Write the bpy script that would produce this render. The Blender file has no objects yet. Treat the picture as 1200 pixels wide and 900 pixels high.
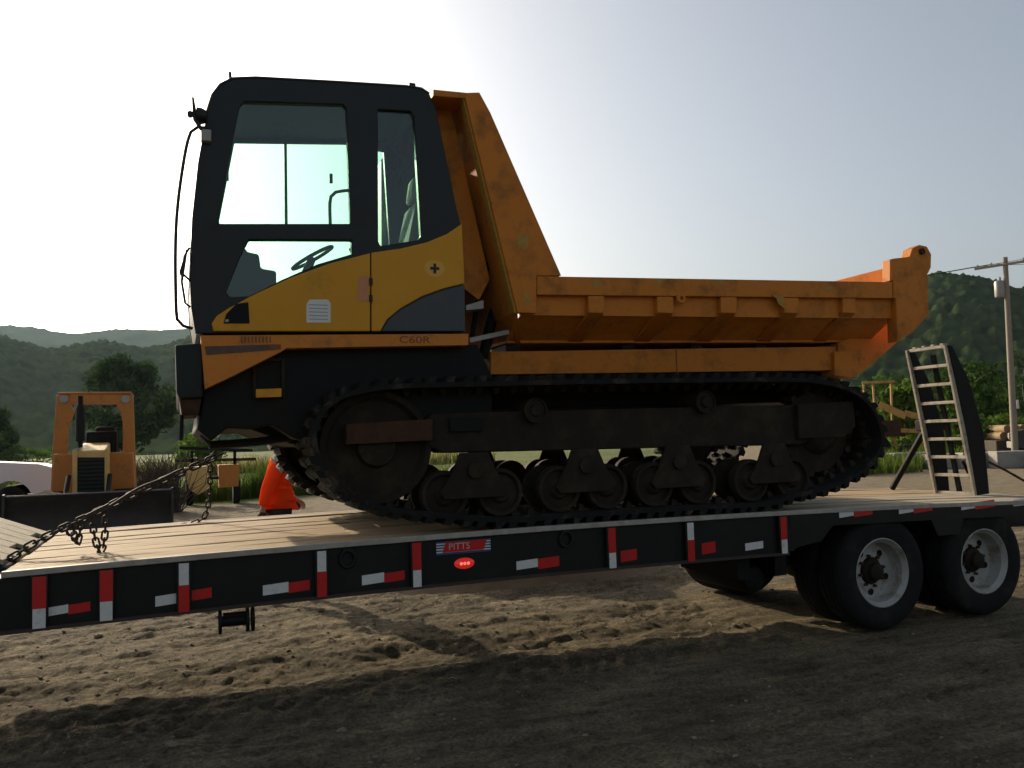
import bpy, math, random
from mathutils import Vector, Matrix, noise
from mathutils.geometry import tessellate_polygon
random.seed(7)
scene = bpy.context.scene
COL = scene.collection
rad = math.radians

# ---------------------------------------------------------------- camera
F_PX, YAW, PITCH, ROLL = 983.7, 0.38108, 0.06605, 0.02938       # focal length in photo pixels (1200 wide)
CAM = Vector((0.0, -5.6944, 1.7624))
_F = Vector((math.sin(YAW) * math.cos(PITCH), math.cos(YAW) * math.cos(PITCH), math.sin(PITCH)))
_R0 = Vector((math.cos(YAW), -math.sin(YAW), 0)); _U0 = _R0.cross(_F)
CR = math.cos(ROLL) * _R0 - math.sin(ROLL) * _U0
CU = math.sin(ROLL) * _R0 + math.cos(ROLL) * _U0
CF = _F
cd = bpy.data.cameras.new('camera'); cam = bpy.data.objects.new('camera', cd); COL.objects.link(cam)
cd.sensor_width = 36; cd.lens = 36 * F_PX / 1200; cd.clip_start = 0.1; cd.clip_end = 9000
m = Matrix((CR, CU, -CF)).transposed().to_4x4(); m.translation = CAM
cam.matrix_world = m
scene.camera = cam

# ---------------------------------------------------------------- sky and sun
SUN_EL, SUN_AZ = 22.0, 18.0              # azimuth: degrees left of the trailer's normal, behind the machine
HAZE = 0.00005
world = bpy.data.worlds.new('World'); scene.world = world; world.use_nodes = True
nt = world.node_tree; nt.nodes.clear()
sky = nt.nodes.new('ShaderNodeTexSky'); sky.sky_type = 'NISHITA'; sky.sun_disc = False
sky.sun_elevation = rad(SUN_EL); sky.sun_rotation = rad(360 - SUN_AZ)
sky.air_density = 1.0; sky.dust_density = 6.0; sky.ozone_density = 1.0; sky.altitude = 300
bg = nt.nodes.new('ShaderNodeBackground'); bg.inputs['Strength'].default_value = 0.122
wo = nt.nodes.new('ShaderNodeOutputWorld')
hs = nt.nodes.new('ShaderNodeHueSaturation'); hs.inputs['Saturation'].default_value = 0.62      # thin milky morning overcast
nt.links.new(sky.outputs[0], hs.inputs['Color']); nt.links.new(hs.outputs[0], bg.inputs[0]); nt.links.new(bg.outputs[0], wo.inputs[0])
sd = bpy.data.lights.new('sun', 'SUN'); sun = bpy.data.objects.new('sun', sd); COL.objects.link(sun)
sd.energy = 3.9; sd.angle = rad(0.6); sd.color = (1.0, 0.83, 0.60)
_s = Vector((-math.sin(rad(SUN_AZ)) * math.cos(rad(SUN_EL)), math.cos(rad(SUN_AZ)) * math.cos(rad(SUN_EL)), math.sin(rad(SUN_EL))))
sun.rotation_euler = _s.to_track_quat('Z', 'Y').to_euler(); sun.location = (-20, 20, 30)
vs = scene.view_settings
vs.view_transform = 'Standard'; vs.look = 'None'; vs.exposure = 0.35; vs.gamma = 1.0; vs.use_curve_mapping = False
scene.cycles.max_bounces = 8; scene.cycles.volume_bounces = 1; scene.cycles.transparent_max_bounces = 12
scene.cycles.use_denoising = True

# ---------------------------------------------------------------- helpers
def ray(px, py):
    return CF + CR * ((px - 600) / F_PX) + CU * ((450 - py) / F_PX)
def P(px, py, Y):                       # photo pixel -> point on the vertical plane y = Y
    d = ray(px, py); return CAM + d * ((Y - CAM.y) / d.y)
def PZ(px, py, Z):                      # photo pixel -> point on the horizontal plane z = Z
    d = ray(px, py); return CAM + d * ((Z - CAM.z) / d.z)
def PD(px, py, D):                      # photo pixel -> point at horizontal distance D
    d = ray(px, py); return CAM + d * (D / math.hypot(d.x, d.y))
def xz(pts, Y):
    return [(p.x, p.z) for p in (P(a, b, Y) for a, b in pts)]
def lerp(a, b, t): return a + (b - a) * t
def sstep(a, b, x):
    t = min(1, max(0, (x - a) / (b - a))); return t * t * (3 - 2 * t)

def wloc(o):
    v = Vector((0, 0, 0))
    while o is not None:
        v = v + o.location; o = o.parent
    return v

class MB:
    def __init__(s): s.v = []; s.f = []
    def add(s, vs_, fs):
        n = len(s.v); s.v += [Vector(v) for v in vs_]; s.f += [tuple(i + n for i in f) for f in fs]; return s
    def box(s, x0, x1, y0, y1, z0, z1):
        return s.add([(x0,y0,z0),(x1,y0,z0),(x1,y1,z0),(x0,y1,z0),(x0,y0,z1),(x1,y0,z1),(x1,y1,z1),(x0,y1,z1)],
                     [(0,3,2,1),(4,5,6,7),(0,1,5,4),(1,2,6,5),(2,3,7,6),(3,0,4,7)])
    def bar(s, a, b, w, h, up=(0,0,1)):   # square bar from a to b
        a = Vector(a); b = Vector(b); d = (b - a).normalized(); u = Vector(up)
        if abs(d.dot(u)) > 0.98: u = Vector((1,0,0))
        x = d.cross(u).normalized(); u = x.cross(d)
        vs_ = []
        for p in (a, b):
            for i, j in ((-1,-1),(1,-1),(1,1),(-1,1)): vs_.append(p + x * (i * w / 2) + u * (j * h / 2))
        return s.add(vs_, [(3,2,1,0),(4,5,6,7),(0,1,5,4),(1,2,6,5),(2,3,7,6),(3,0,4,7)])
    def hexa(s, c8):                      # bottom quad then top quad
        return s.add(c8, [(0,3,2,1),(4,5,6,7),(0,1,5,4),(1,2,6,5),(2,3,7,6),(3,0,4,7)])
    def plate(s, outer, holes, y0, y1, axis='y'):
        # polygon (with holes) in the xz plane, extruded along y (or yz plane along x)
        loops = [list(outer)] + [list(h) for h in holes]
        tris = tessellate_polygon([[Vector((a, b, 0)) for a, b in l] for l in loops])
        flat = [p for l in loops for p in l]; n = len(flat)
        mk = (lambda a, b, t: (a, t, b)) if axis == 'y' else ((lambda a, b, t: (t, a, b)) if axis == 'x' else (lambda a, b, t: (a, b, t)))
        vs_ = [mk(a, b, y0) for a, b in flat] + [mk(a, b, y1) for a, b in flat]
        fs = []
        for t in tris:
            fs.append(tuple(t)); fs.append(tuple(i + n for i in reversed(t)))
        k = 0
        for l in loops:
            m_ = len(l)
            for i in range(m_):
                j = (i + 1) % m_; fs.append((k + i, k + j, k + j + n, k + i + n))
            k += m_
        s.add(vs_, fs); s.fixn = True; return s
    def tube(s, pts, r, n=8, closed=False):
        pts = [Vector(p) for p in pts]; m_ = len(pts)
        rs = r if isinstance(r, (list, tuple)) else [r] * m_
        up = None; rings = []
        for i, p in enumerate(pts):
            if closed: d = pts[(i + 1) % m_] - pts[i - 1]
            else: d = pts[min(i + 1, m_ - 1)] - pts[max(i - 1, 0)]
            d.normalize()
            if up is None:
                up = Vector((0,0,1)) if abs(d.z) < 0.9 else Vector((1,0,0))
            x = d.cross(up)
            if x.length < 1e-4: x = d.orthogonal()
            x.normalize(); up = x.cross(d).normalized()
            rings.append([p + x * (rs[i] * math.cos(2*math.pi*k/n)) + up * (rs[i] * math.sin(2*math.pi*k/n)) for k in range(n)])
        vs_ = [v for rg in rings for v in rg]; fs = []
        for i in range(m_ if closed else m_ - 1):
            a = i * n; b = ((i + 1) % m_) * n
            for k in range(n):
                l = (k + 1) % n; fs.append((a + k, a + l, b + l, b + k))
        if not closed:
            fs.append(tuple(range(n))[::-1]); fs.append(tuple((m_ - 1) * n + k for k in range(n)))
        return s.add(vs_, fs)
    def lathe(s, c, axis, prof, n=32, cap=True):    # prof: list of (radius, offset along axis)
        c = Vector(c); a = Vector(axis).normalized(); x = a.orthogonal().normalized(); y = a.cross(x)
        vs_ = []; fs = []
        for r, t in prof:
            for k in range(n):
                q = 2 * math.pi * k / n
                vs_.append(c + a * t + x * (r * math.cos(q)) + y * (r * math.sin(q)))
        for i in range(len(prof) - 1):
            for k in range(n):
                l = (k + 1) % n
                fs.append((i*n + k, i*n + l, (i+1)*n + l, (i+1)*n + k))
        if cap and prof[0][0] > 1e-4: fs.append(tuple(range(n))[::-1])
        if cap and prof[-1][0] > 1e-4: fs.append(tuple((len(prof)-1)*n + k for k in range(n)))
        return s.add(vs_, fs)
    def cyl(s, c, axis, r, h, n=20):
        return s.lathe(c, axis, [(r, -h/2), (r, h/2)], n)
    def warp(s, fn):
        s.v = [Vector(fn(v)) for v in s.v]; return s
    def mesh(s, name, center=None):
        me = bpy.data.meshes.new(name)
        c = center if center is not None else Vector((0,0,0))
        me.from_pydata([tuple(v - c) for v in s.v], [], s.f); me.update()
        import bmesh
        bm = bmesh.new(); bm.from_mesh(me)
        bmesh.ops.remove_doubles(bm, verts=bm.verts, dist=1e-5)
        bmesh.ops.recalc_face_normals(bm, faces=bm.faces)
        bm.to_mesh(me); bm.free()
        return me
    def build(s, name, mat, parent=None, bevel=0.0, smooth=35, seg=2):
        lo = Vector([min(v[i] for v in s.v) for i in range(3)]); hi = Vector([max(v[i] for v in s.v) for i in range(3)])
        c = (lo + hi) / 2
        if parent is None: c = Vector((c.x, c.y, lo.z))
        me = s.mesh(name, c)
        return link(name, me, mat, parent, c, bevel, smooth, seg)

def link(name, me, mat, parent, c, bevel=0.0, smooth=35, seg=2, rot=None):
    if mat is not None and not me.materials: me.materials.append(mat)
    if smooth:
        me.shade_smooth(); me.set_sharp_from_angle(angle=rad(smooth))
    o = bpy.data.objects.new(name, me); COL.objects.link(o)
    if parent is not None:
        o.parent = parent; o.location = Vector(c) - wloc(parent)
    else: o.location = c
    if rot is not None: o.rotation_mode = 'QUATERNION'; o.rotation_quaternion = rot
    if bevel:
        b = o.modifiers.new('edge', 'BEVEL'); b.width = bevel; b.segments = seg; b.limit_method = 'ANGLE'; b.angle_limit = rad(40); b.use_clamp_overlap = True
    return o

def tag(o, label=None, cat=None, group=None, kind=None):
    if label: o['label'] = label
    if cat: o['category'] = cat
    if group: o['group'] = group
    if kind: o['kind'] = kind
    return o
def thing(name, label, cat, loc, group=None):
    o = bpy.data.objects.new(name, None); COL.objects.link(o); o.location = loc; o.empty_display_size = 0.2
    return tag(o, label, cat, group)
def smooth_path(pts, step, closed=False):
    pts = [Vector(p) for p in pts]; out = []; n = len(pts)
    for i in range(n if closed else n - 1):
        g = lambda k: pts[k % n] if closed else pts[min(max(k, 0), n - 1)]
        a, b, c_, d = g(i-1), g(i), g(i+1), g(i+2)
        for k in range(8):
            t = k / 8
            out.append(0.5 * ((2*b) + (c_-a)*t + (2*a-5*b+4*c_-d)*t*t + (3*b-a-3*c_+d)*t**3))
    if not closed: out.append(pts[-1])
    if closed: out.append(out[0].copy())
    L = [0]
    for i in range(1, len(out)): L.append(L[-1] + (out[i] - out[i-1]).length)
    m_ = max(2, int(round(L[-1] / step))); res = []; j = 0
    for k in range(m_ if closed else m_ + 1):
        t = L[-1] * k / m_
        while j < len(L) - 2 and L[j+1] < t: j += 1
        f = (t - L[j]) / max(1e-9, L[j+1] - L[j]); res.append(out[j].lerp(out[j+1], min(1, f)))
    return res
def lettering(txt, size, origin, mat, parent, name='lettering', depth=0.001, sx=1.0, align='CENTER'):
    cu = bpy.data.curves.new('txt', 'FONT'); cu.body = txt; cu.size = size; cu.align_x = align; cu.align_y = 'CENTER'; cu.extrude = depth
    t = bpy.data.objects.new('txt', cu); COL.objects.link(t)
    bpy.context.view_layer.update()
    me = bpy.data.meshes.new_from_object(t.evaluated_get(bpy.context.evaluated_depsgraph_get()))
    bpy.data.objects.remove(t); bpy.data.curves.remove(cu)
    for v in me.vertices: x, y, z = v.co; v.co = (x * sx, -z, y)
    me.name = name; me.materials.clear()
    return link(name, me, mat, parent, origin, smooth=0)

# ---------------------------------------------------------------- materials
def M(name, col, rough=0.6, metal=0.0, var=0.18, scale=6.0, bump=0.0, bscale=80.0, dirt=None, damt=0.5, dscale=3.0, coat=0.0, spec=0.5, emit=None, estr=0.0, stretch=None):
    mt = bpy.data.materials.new(name); mt.use_nodes = True
    t = mt.node_tree; N = t.nodes; L = t.links; b = N['Principled BSDF']
    tc = N.new('ShaderNodeTexCoord'); mp = N.new('ShaderNodeMapping'); L.new(tc.outputs['Object'], mp.inputs['Vector'])
    if stretch: mp.inputs['Scale'].default_value = stretch
    ob = N.new('ShaderNodeObjectInfo'); ad = N.new('ShaderNodeVectorMath'); ad.operation = 'ADD'
    sc = N.new('ShaderNodeVectorMath'); sc.operation = 'SCALE'; sc.inputs['Scale'].default_value = 17.0
    cx = N.new('ShaderNodeCombineXYZ'); L.new(ob.outputs['Random'], cx.inputs[0]); L.new(ob.outputs['Random'], cx.inputs[1])
    L.new(cx.outputs[0], sc.inputs[0]); L.new(mp.outputs[0], ad.inputs[0]); L.new(sc.outputs[0], ad.inputs[1])
    V = ad.outputs[0]
    n1 = N.new('ShaderNodeTexNoise'); n1.inputs['Scale'].default_value = scale; n1.inputs['Detail'].default_value = 6; n1.inputs['Roughness'].default_value = 0.65
    L.new(V, n1.inputs['Vector'])
    mx = N.new('ShaderNodeMix'); mx.data_type = 'RGBA'
    mx.inputs['A'].default_value = tuple(max(0, c * (1 - var * 1.6)) for c in col) + (1,)
    mx.inputs['B'].default_value = tuple(min(1, c * (1 + var * 1.6)) for c in col) + (1,)
    L.new(n1.outputs[0], mx.inputs['Factor']); out = mx.outputs['Result']
    rin = rough
    if dirt:
        n2 = N.new('ShaderNodeTexNoise'); n2.inputs['Scale'].default_value = dscale; n2.inputs['Detail'].default_value = 9; n2.inputs['Roughness'].default_value = 0.72
        L.new(V, n2.inputs['Vector'])
        rp = N.new('ShaderNodeValToRGB'); rp.color_ramp.elements[0].position = 0.62 - 0.30 * damt; rp.color_ramp.elements[1].position = 0.78 - 0.22 * damt
        L.new(n2.outputs[0], rp.inputs[0])
        m2 = N.new('ShaderNodeMix'); m2.data_type = 'RGBA'; L.new(rp.outputs[0], m2.inputs['Factor']); L.new(out, m2.inputs['A']); m2.inputs['B'].default_value = tuple(dirt) + (1,)
        out = m2.outputs['Result']
        rm = N.new('ShaderNodeMix'); rm.data_type = 'FLOAT'; L.new(rp.outputs[0], rm.inputs['Factor']); rm.inputs['A'].default_value = rough; rm.inputs['B'].default_value = 0.9
        L.new(rm.outputs['Result'], b.inputs['Roughness'])
    else: b.inputs['Roughness'].default_value = rough
    L.new(out, b.inputs['Base Color'])
    b.inputs['Metallic'].default_value = metal; b.inputs['Specular IOR Level'].default_value = spec
    if coat: b.inputs['Coat Weight'].default_value = coat; b.inputs['Coat Roughness'].default_value = 0.15
    if emit: b.inputs['Emission Color'].default_value = tuple(emit) + (1,); b.inputs['Emission Strength'].default_value = estr
    if bump:
        n3 = N.new('ShaderNodeTexNoise'); n3.inputs['Scale'].default_value = bscale; n3.inputs['Detail'].default_value = 5; L.new(V, n3.inputs['Vector'])
        bp = N.new('ShaderNodeBump'); bp.inputs['Strength'].default_value = bump; bp.inputs['Distance'].default_value = 0.01
        L.new(n3.outputs[0], bp.inputs['Height']); L.new(bp.outputs[0], b.inputs['Normal'])
    return mt
def leafmat(name, c1, c2, trans=0.45, scale=0.6):
    mt = bpy.data.materials.new(name); mt.use_nodes = True
    t = mt.node_tree; N = t.nodes; L = t.links; N.clear()
    o = N.new('ShaderNodeOutputMaterial'); tc = N.new('ShaderNodeTexCoord'); n1 = N.new('ShaderNodeTexNoise')
    n1.inputs['Scale'].default_value = scale; n1.inputs['Detail'].default_value = 8; L.new(tc.outputs['Object'], n1.inputs['Vector'])
    rp = N.new('ShaderNodeValToRGB'); rp.color_ramp.elements[0].position = 0.35; rp.color_ramp.elements[1].position = 0.68
    rp.color_ramp.elements[0].color = tuple(c1) + (1,); rp.color_ramp.elements[1].color = tuple(c2) + (1,)
    L.new(n1.outputs[0], rp.inputs[0])
    d = N.new('ShaderNodeBsdfDiffuse'); tr = N.new('ShaderNodeBsdfTranslucent'); mx = N.new('ShaderNodeMixShader'); mx.inputs[0].default_value = trans
    L.new(rp.outputs[0], d.inputs[0]); L.new(rp.outputs[0], tr.inputs[0]); L.new(d.outputs[0], mx.inputs[1]); L.new(tr.outputs[0], mx.inputs[2]); L.new(mx.outputs[0], o.inputs[0])
    return mt
def glassmat(name, tint, refl=0.06):
    mt = bpy.data.materials.new(name); mt.use_nodes = True
    t = mt.node_tree; N = t.nodes; L = t.links; N.clear()
    o = N.new('ShaderNodeOutputMaterial'); tr = N.new('ShaderNodeBsdfTransparent'); gl = N.new('ShaderNodeBsdfGlossy'); mx = N.new('ShaderNodeMixShader')
    fr = N.new('ShaderNodeFresnel'); fr.inputs[0].default_value = 1.5
    tr.inputs[0].default_value = tuple(tint) + (1,); gl.inputs['Roughness'].default_value = 0.04
    L.new(fr.outputs[0], mx.inputs[0]); L.new(tr.outputs[0], mx.inputs[1]); L.new(gl.outputs[0], mx.inputs[2]); L.new(mx.outputs[0], o.inputs[0])
    return mt

DUST = (0.22, 0.17, 0.11)
m_yel = M('yellow_paint', (0.60, 0.275, 0.013), 0.5, var=0.08, scale=3, dirt=(0.34,0.18,0.04), damt=0.18, dscale=2.5, bump=0.04, spec=0.25)
m_org = M('orange_paint', (0.56, 0.185, 0.017), 0.6, var=0.16, scale=4, spec=0.25, dirt=(0.25,0.105,0.03), damt=0.46, dscale=4, bump=0.08, bscale=40)
m_org2 = M('orange_rail_paint', (0.58, 0.20, 0.025), 0.55, spec=0.25, var=0.12, scale=5, dirt=(0.25,0.12,0.05), damt=0.35, dscale=5, bump=0.06)
m_scuff = M('scuffed_olive', (0.38, 0.21, 0.028), 0.7, var=0.3, scale=25, bump=0.1)
m_blk = M('black_cab_paint', (0.010, 0.012, 0.011), 0.42, var=0.15, scale=4, dirt=(0.03,0.028,0.020), damt=0.15, bump=0.02, spec=0.3)
m_drk = M('black_frame', (0.006, 0.0065, 0.0055), 0.65, var=0.2, dirt=(0.018,0.015,0.010), damt=0.3, bump=0.06, spec=0.2)
m_gry = M('dark_grey_panel', (0.035, 0.042, 0.046), 0.5, var=0.1, bump=0.03)
m_grn = M('dark_green_box', (0.009, 0.016, 0.013), 0.5, var=0.2, dirt=(0.025,0.022,0.014), damt=0.2, spec=0.25)
m_rub = M('track_rubber', (0.012, 0.0115, 0.010), 0.85, var=0.25, scale=8, dirt=(0.10,0.08,0.052), damt=0.26, dscale=3.5, bump=0.25, bscale=40, spec=0.2)
m_mud = M('muddy_steel', (0.022, 0.017, 0.010), 0.8, var=0.4, scale=5, dirt=(0.048,0.035,0.020), damt=0.38, dscale=5, bump=0.25, bscale=35, spec=0.2)
m_rust = M('rusty_steel', (0.060, 0.028, 0.014), 0.8, var=0.4, scale=9, dirt=(0.03,0.019,0.011), damt=0.45, bump=0.2, spec=0.2)
m_tr = M('trailer_black', (0.007, 0.0085, 0.007), 0.5, var=0.25, scale=5, dirt=(0.026,0.020,0.013), damt=0.25, dscale=3, bump=0.06, spec=0.25)
m_edge = M('worn_edge', (0.34, 0.31, 0.26), 0.6, metal=0.2, var=0.35, scale=12, bump=0.1)
m_wood = M('deck_wood', (0.34, 0.24, 0.125), 0.8, var=0.30, scale=5, dirt=(0.16,0.11,0.058), damt=0.36, dscale=4, bump=0.5, bscale=22, stretch=(0.35, 5, 5))
m_wood2 = M('grey_wood', (0.36, 0.31, 0.22), 0.85, var=0.25, scale=5, dirt=(0.2,0.16,0.11), damt=0.35, dscale=4, bump=0.4, bscale=22, stretch=(0.4, 5, 5))
m_redt = M('red_tape', (0.50, 0.008, 0.010), 0.3, var=0.15, scale=30)
m_wht = M('white_tape', (0.62, 0.62, 0.58), 0.35, var=0.1, scale=30, dirt=(0.3,0.27,0.2), damt=0.2, dscale=25)
m_blue = M('blue_print', (0.02, 0.05, 0.16), 0.4)
m_tyre = M('tyre_rubber', (0.012, 0.012, 0.011), 0.88, var=0.2, spec=0.2, dirt=(0.035,0.031,0.024), damt=0.35, dscale=4, bump=0.12, bscale=50)
m_rim = M('rim_steel', (0.36, 0.355, 0.32), 0.5, metal=0.15, var=0.12, dirt=(0.16,0.12,0.07), damt=0.38, dscale=6, bump=0.06)
m_chain = M('chain_steel', (0.030, 0.021, 0.015), 0.65, metal=0.3, var=0.4, scale=40, bump=0.1)
m_galv = M('galvanised', (0.30, 0.29, 0.26), 0.55, metal=0.4, var=0.2)
m_ramp = M('ramp_pale_steel', (0.34, 0.31, 0.25), 0.65, metal=0.1, var=0.25, dirt=(0.14,0.11,0.08), damt=0.4, dscale=10, bump=0.1)
m_concrete = M('concrete', (0.30, 0.285, 0.255), 0.9, var=0.2, scale=3, dirt=(0.17,0.15,0.12), damt=0.4, bump=0.3, bscale=20)
m_glass = glassmat('tinted_glass', (0.79, 0.935, 0.87))
m_lamp = M('amber_lamp', (0.5, 0.12, 0.01), 0.2)
m_tan = M('hazard_white', (0.55, 0.53, 0.48), 0.6)
m_inner = M('cab_lining', (0.028, 0.030, 0.030), 0.8, var=0.15, bump=0.05)
m_dlet = M('faded_letter', (0.16, 0.050, 0.012), 0.6)
m_text = M('letter_white', (0.55, 0.45, 0.38), 0.5)
m_redlamp = M('red_lamp', (0.5, 0.01, 0.01), 0.25, emit=(1.0, 0.04, 0.03), estr=0.25)
m_redled = M('red_led', (0.6, 0.05, 0.04), 0.25, emit=(1.0, 0.20, 0.15), estr=0.8)

# ---------------------------------------------------------------- ground
def gheight(x, y):
    d = math.hypot(x - 2, y)
    near = 1 - sstep(14, 40, d)
    n = noise.noise
    h = 0.030 * n((x * 0.5, y * 0.9, 1.3)) + 0.05 * n((x * 0.13, y * 0.2, 4.0)) * (0.4 + 0.6 * near)
    if near > 0:
        # ruts along the trailer, wandering a little
        w = 0.25 * n((x * 0.25, 3.1, 0)) + 0.05 * x
        h += near * 0.022 * math.sin((y * 1.0 + w) * 9.0) * (0.5 + 0.5 * n((x * 0.4, y * 0.5, 7)))
        h += near * 0.026 * n((x * 1.4, y * 3.6, 2.2)) + near * 0.020 * n((x * 4, y * 9, 5.5)) + near * 0.014 * n((x * 11, y * 15, 8.5)) + near * 0.010 * abs(n((x * 19, y * 24, 3.5)))
        cl = n((x * 7, y * 8, 11.0)); h += near * 0.030 * max(0.0, cl - 0.22) * (0.6 + n((x * .8, y * 1.2, 6)))
        # lug prints pressed by tyres
        for yc, ph, dirx in ((1.18 + 0.07 * x, 0.0, 0.5), (0.30 + 0.02 * x, 0.7, -0.4), (-1.5 + 0.03 * x, 0.2, 0.3), (3.3 - 0.02 * x, 0.9, 0.3)):
            b = max(0.0, 1 - abs(y - yc) / 0.24)
            if b > 0:
                s_ = math.sin((x + dirx * (y - yc)) * 2 * math.pi / 0.17 + ph * 6)
                h += near * 0.020 * min(1, b * 2.5) * max(-0.6, s_) * (0.5 + 0.5 * n((x * 0.7, yc, 3)))
        # heap of loose soil along the side under the trailer
        h += near * 0.05 * math.exp(-((y - 1.7 - 0.05 * x) / 0.35) ** 2) * (0.5 + n((x * 0.9, 2.0, 1)))
    # low rise of loose ground towards the wheels, and level pads where things stand
    if 5.0 < x < 8.4 and -0.4 < y < 3.0: h *= 0.35
    return h - 0.012
def axis(lo, hi, step, far):
    a = [lo + i * step for i in range(int(round((hi - lo) / step)) + 1)]
    s_ = step
    left = []; v = lo
    while v > -far: s_ *= 1.16; v -= s_; left.append(v)
    s_ = step; right = []; v = hi
    while v < far: s_ *= 1.16; v += s_; right.append(v)
    return left[::-1] + a + right
gx = axis(-2.8, 7.6, 0.032, 5500); gy = axis(-2.4, 4.4, 0.032, 5500)
gv = []; gf = []
for j, y in enumerate(gy):
    for i, x in enumerate(gx): gv.append((x, y, gheight(x, y)))
W_ = len(gx)
for j in range(len(gy) - 1):
    for i in range(W_ - 1): gf.append((j*W_+i, j*W_+i+1, (j+1)*W_+i+1, (j+1)*W_+i))
me = bpy.data.meshes.new('ground'); me.from_pydata(gv, [], gf); me.update(); me.shade_smooth()

def ground_mat():
    mt = bpy.data.materials.new('dirt_and_field'); mt.use_nodes = True
    t = mt.node_tree; N = t.nodes; L = t.links; b = N['Principled BSDF']; b.inputs['Roughness'].default_value = 0.95; b.inputs['Specular IOR Level'].default_value = 0.15
    tc = N.new('ShaderNodeTexCoord'); V = tc.outputs['Object']
    def nz(sc, det=8, ro=0.65):
        n_ = N.new('ShaderNodeTexNoise'); n_.inputs['Scale'].default_value = sc; n_.inputs['Detail'].default_value = det; n_.inputs['Roughness'].default_value = ro; L.new(V, n_.inputs['Vector']); return n_.outputs[0]
    def ramp(src, stops):
        r = N.new('ShaderNodeValToRGB'); e = r.color_ramp.elements
        e[0].position, e[0].color = stops[0][0], tuple(stops[0][1]) + (1,)
        e[1].position, e[1].color = stops[-1][0], tuple(stops[-1][1]) + (1,)
        for p, c in stops[1:-1]: q = e.new(p); q.color = tuple(c) + (1,)
        L.new(src, r.inputs[0]); return r.outputs[0]
    def mix(f, a, c, mode='MIX'):
        x = N.new('ShaderNodeMix'); x.data_type = 'RGBA'; x.blend_type = mode
        if isinstance(f, float): x.inputs['Factor'].default_value = f
        else: L.new(f, x.inputs['Factor'])
        L.new(a, x.inputs['A']); L.new(c, x.inputs['B']); return x.outputs['Result']
    def math_(op, a, c=None):
        x = N.new('ShaderNodeMath'); x.operation = op; L.new(a, x.inputs[0]) if not isinstance(a, float) else None
        if isinstance(c, float): x.inputs[1].default_value = c
        elif c is not None: L.new(c, x.inputs[1])
        return x.outputs[0]
    dirt = ramp(nz(1.1), [(0.30, (0.130,0.110,0.074)), (0.50, (0.222,0.186,0.122)), (0.70, (0.33,0.272,0.175))])
    fine = ramp(nz(38, 6, 0.8), [(0.33, (0.32,0.31,0.30)), (0.50, (1,1,1)), (0.68, (1.6,1.52,1.38))])
    mpn = N.new('ShaderNodeMapping'); mpn.inputs['Scale'].default_value = (0.55, 4.2, 1); mpn.inputs['Rotation'].default_value = (0, 0, 0.05); L.new(V, mpn.inputs['Vector'])
    ns_ = N.new('ShaderNodeTexNoise'); ns_.inputs['Scale'].default_value = 1.6; ns_.inputs['Detail'].default_value = 9; ns_.inputs['Roughness'].default_value = 0.72; L.new(mpn.outputs[0], ns_.inputs['Vector'])
    streak = ramp(ns_.outputs[0], [(0.34, (0.50,0.49,0.46)), (0.52, (0.95,0.95,0.95)), (0.68, (1.3,1.28,1.2))])
    clod = ramp(nz(9, 7, 0.75), [(0.36, (0.55,0.54,0.52)), (0.5, (1,1,1)), (0.66, (1.2,1.18,1.12))])
    dirt = mix(0.9, dirt, streak, 'MULTIPLY'); dirt = mix(0.8, dirt, clod, 'MULTIPLY')
    dirt = mix(1.0, dirt, fine, 'MULTIPLY')
    grav = ramp(nz(3.0), [(0.3, (0.15,0.122,0.082)), (0.7, (0.30,0.245,0.16))])
    grav = mix(0.6, grav, fine, 'MULTIPLY')
    sep = N.new('ShaderNodeSeparateXYZ'); L.new(V, sep.inputs[0])
    wob = math_('MULTIPLY', math_('SUBTRACT', nz(0.25), 0.5), 9.0)
    yy = math_('ADD', sep.outputs[1], wob)
    def band(a, c):
        mr = N.new('ShaderNodeMapRange'); mr.inputs['From Min'].default_value = a; mr.inputs['From Max'].default_value = c; L.new(yy, mr.inputs['Value']); return mr.outputs[0]
    col = mix(band(4.5, 7.5), dirt, grav)
    grass = ramp(nz(0.05, 10, 0.7), [(0.3, (0.055,0.085,0.018)), (0.5, (0.095,0.12,0.028)), (0.68, (0.16,0.165,0.045))])
    # the field starts past the gravel yard on the left, much later on the right
    xm = math_('MULTIPLY', math_('MAXIMUM', sep.outputs[0], 0.0), 0.9)
    yg = math_('SUBTRACT', yy, xm)
    mr = N.new('ShaderNodeMapRange'); mr.inputs['From Min'].default_value = 19.5; mr.inputs['From Max'].default_value = 22.0; L.new(yg, mr.inputs['Value'])
    col = mix(mr.outputs[0], col, grass)
    L.new(col, b.inputs['Base Color'])
    bp = N.new('ShaderNodeBump'); bp.inputs['Strength'].default_value = 1.0; bp.inputs['Distance'].default_value = 0.035
    L.new(nz(70, 6, 0.75), bp.inputs['Height'])
    b2_ = N.new('ShaderNodeBump'); b2_.inputs['Strength'].default_value = 0.8; b2_.inputs['Distance'].default_value = 0.05
    L.new(nz(16, 5, 0.7), b2_.inputs['Height']); L.new(bp.outputs[0], b2_.inputs['Normal']); L.new(b2_.outputs[0], b.inputs['Normal'])
    return mt
m_ground = ground_mat()
g = link('ground', me, m_ground, None, (0,0,0), smooth=0); me.shade_smooth(); tag(g, 'brown rutted dirt yard with tyre prints running out to green field', kind='structure')

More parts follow.
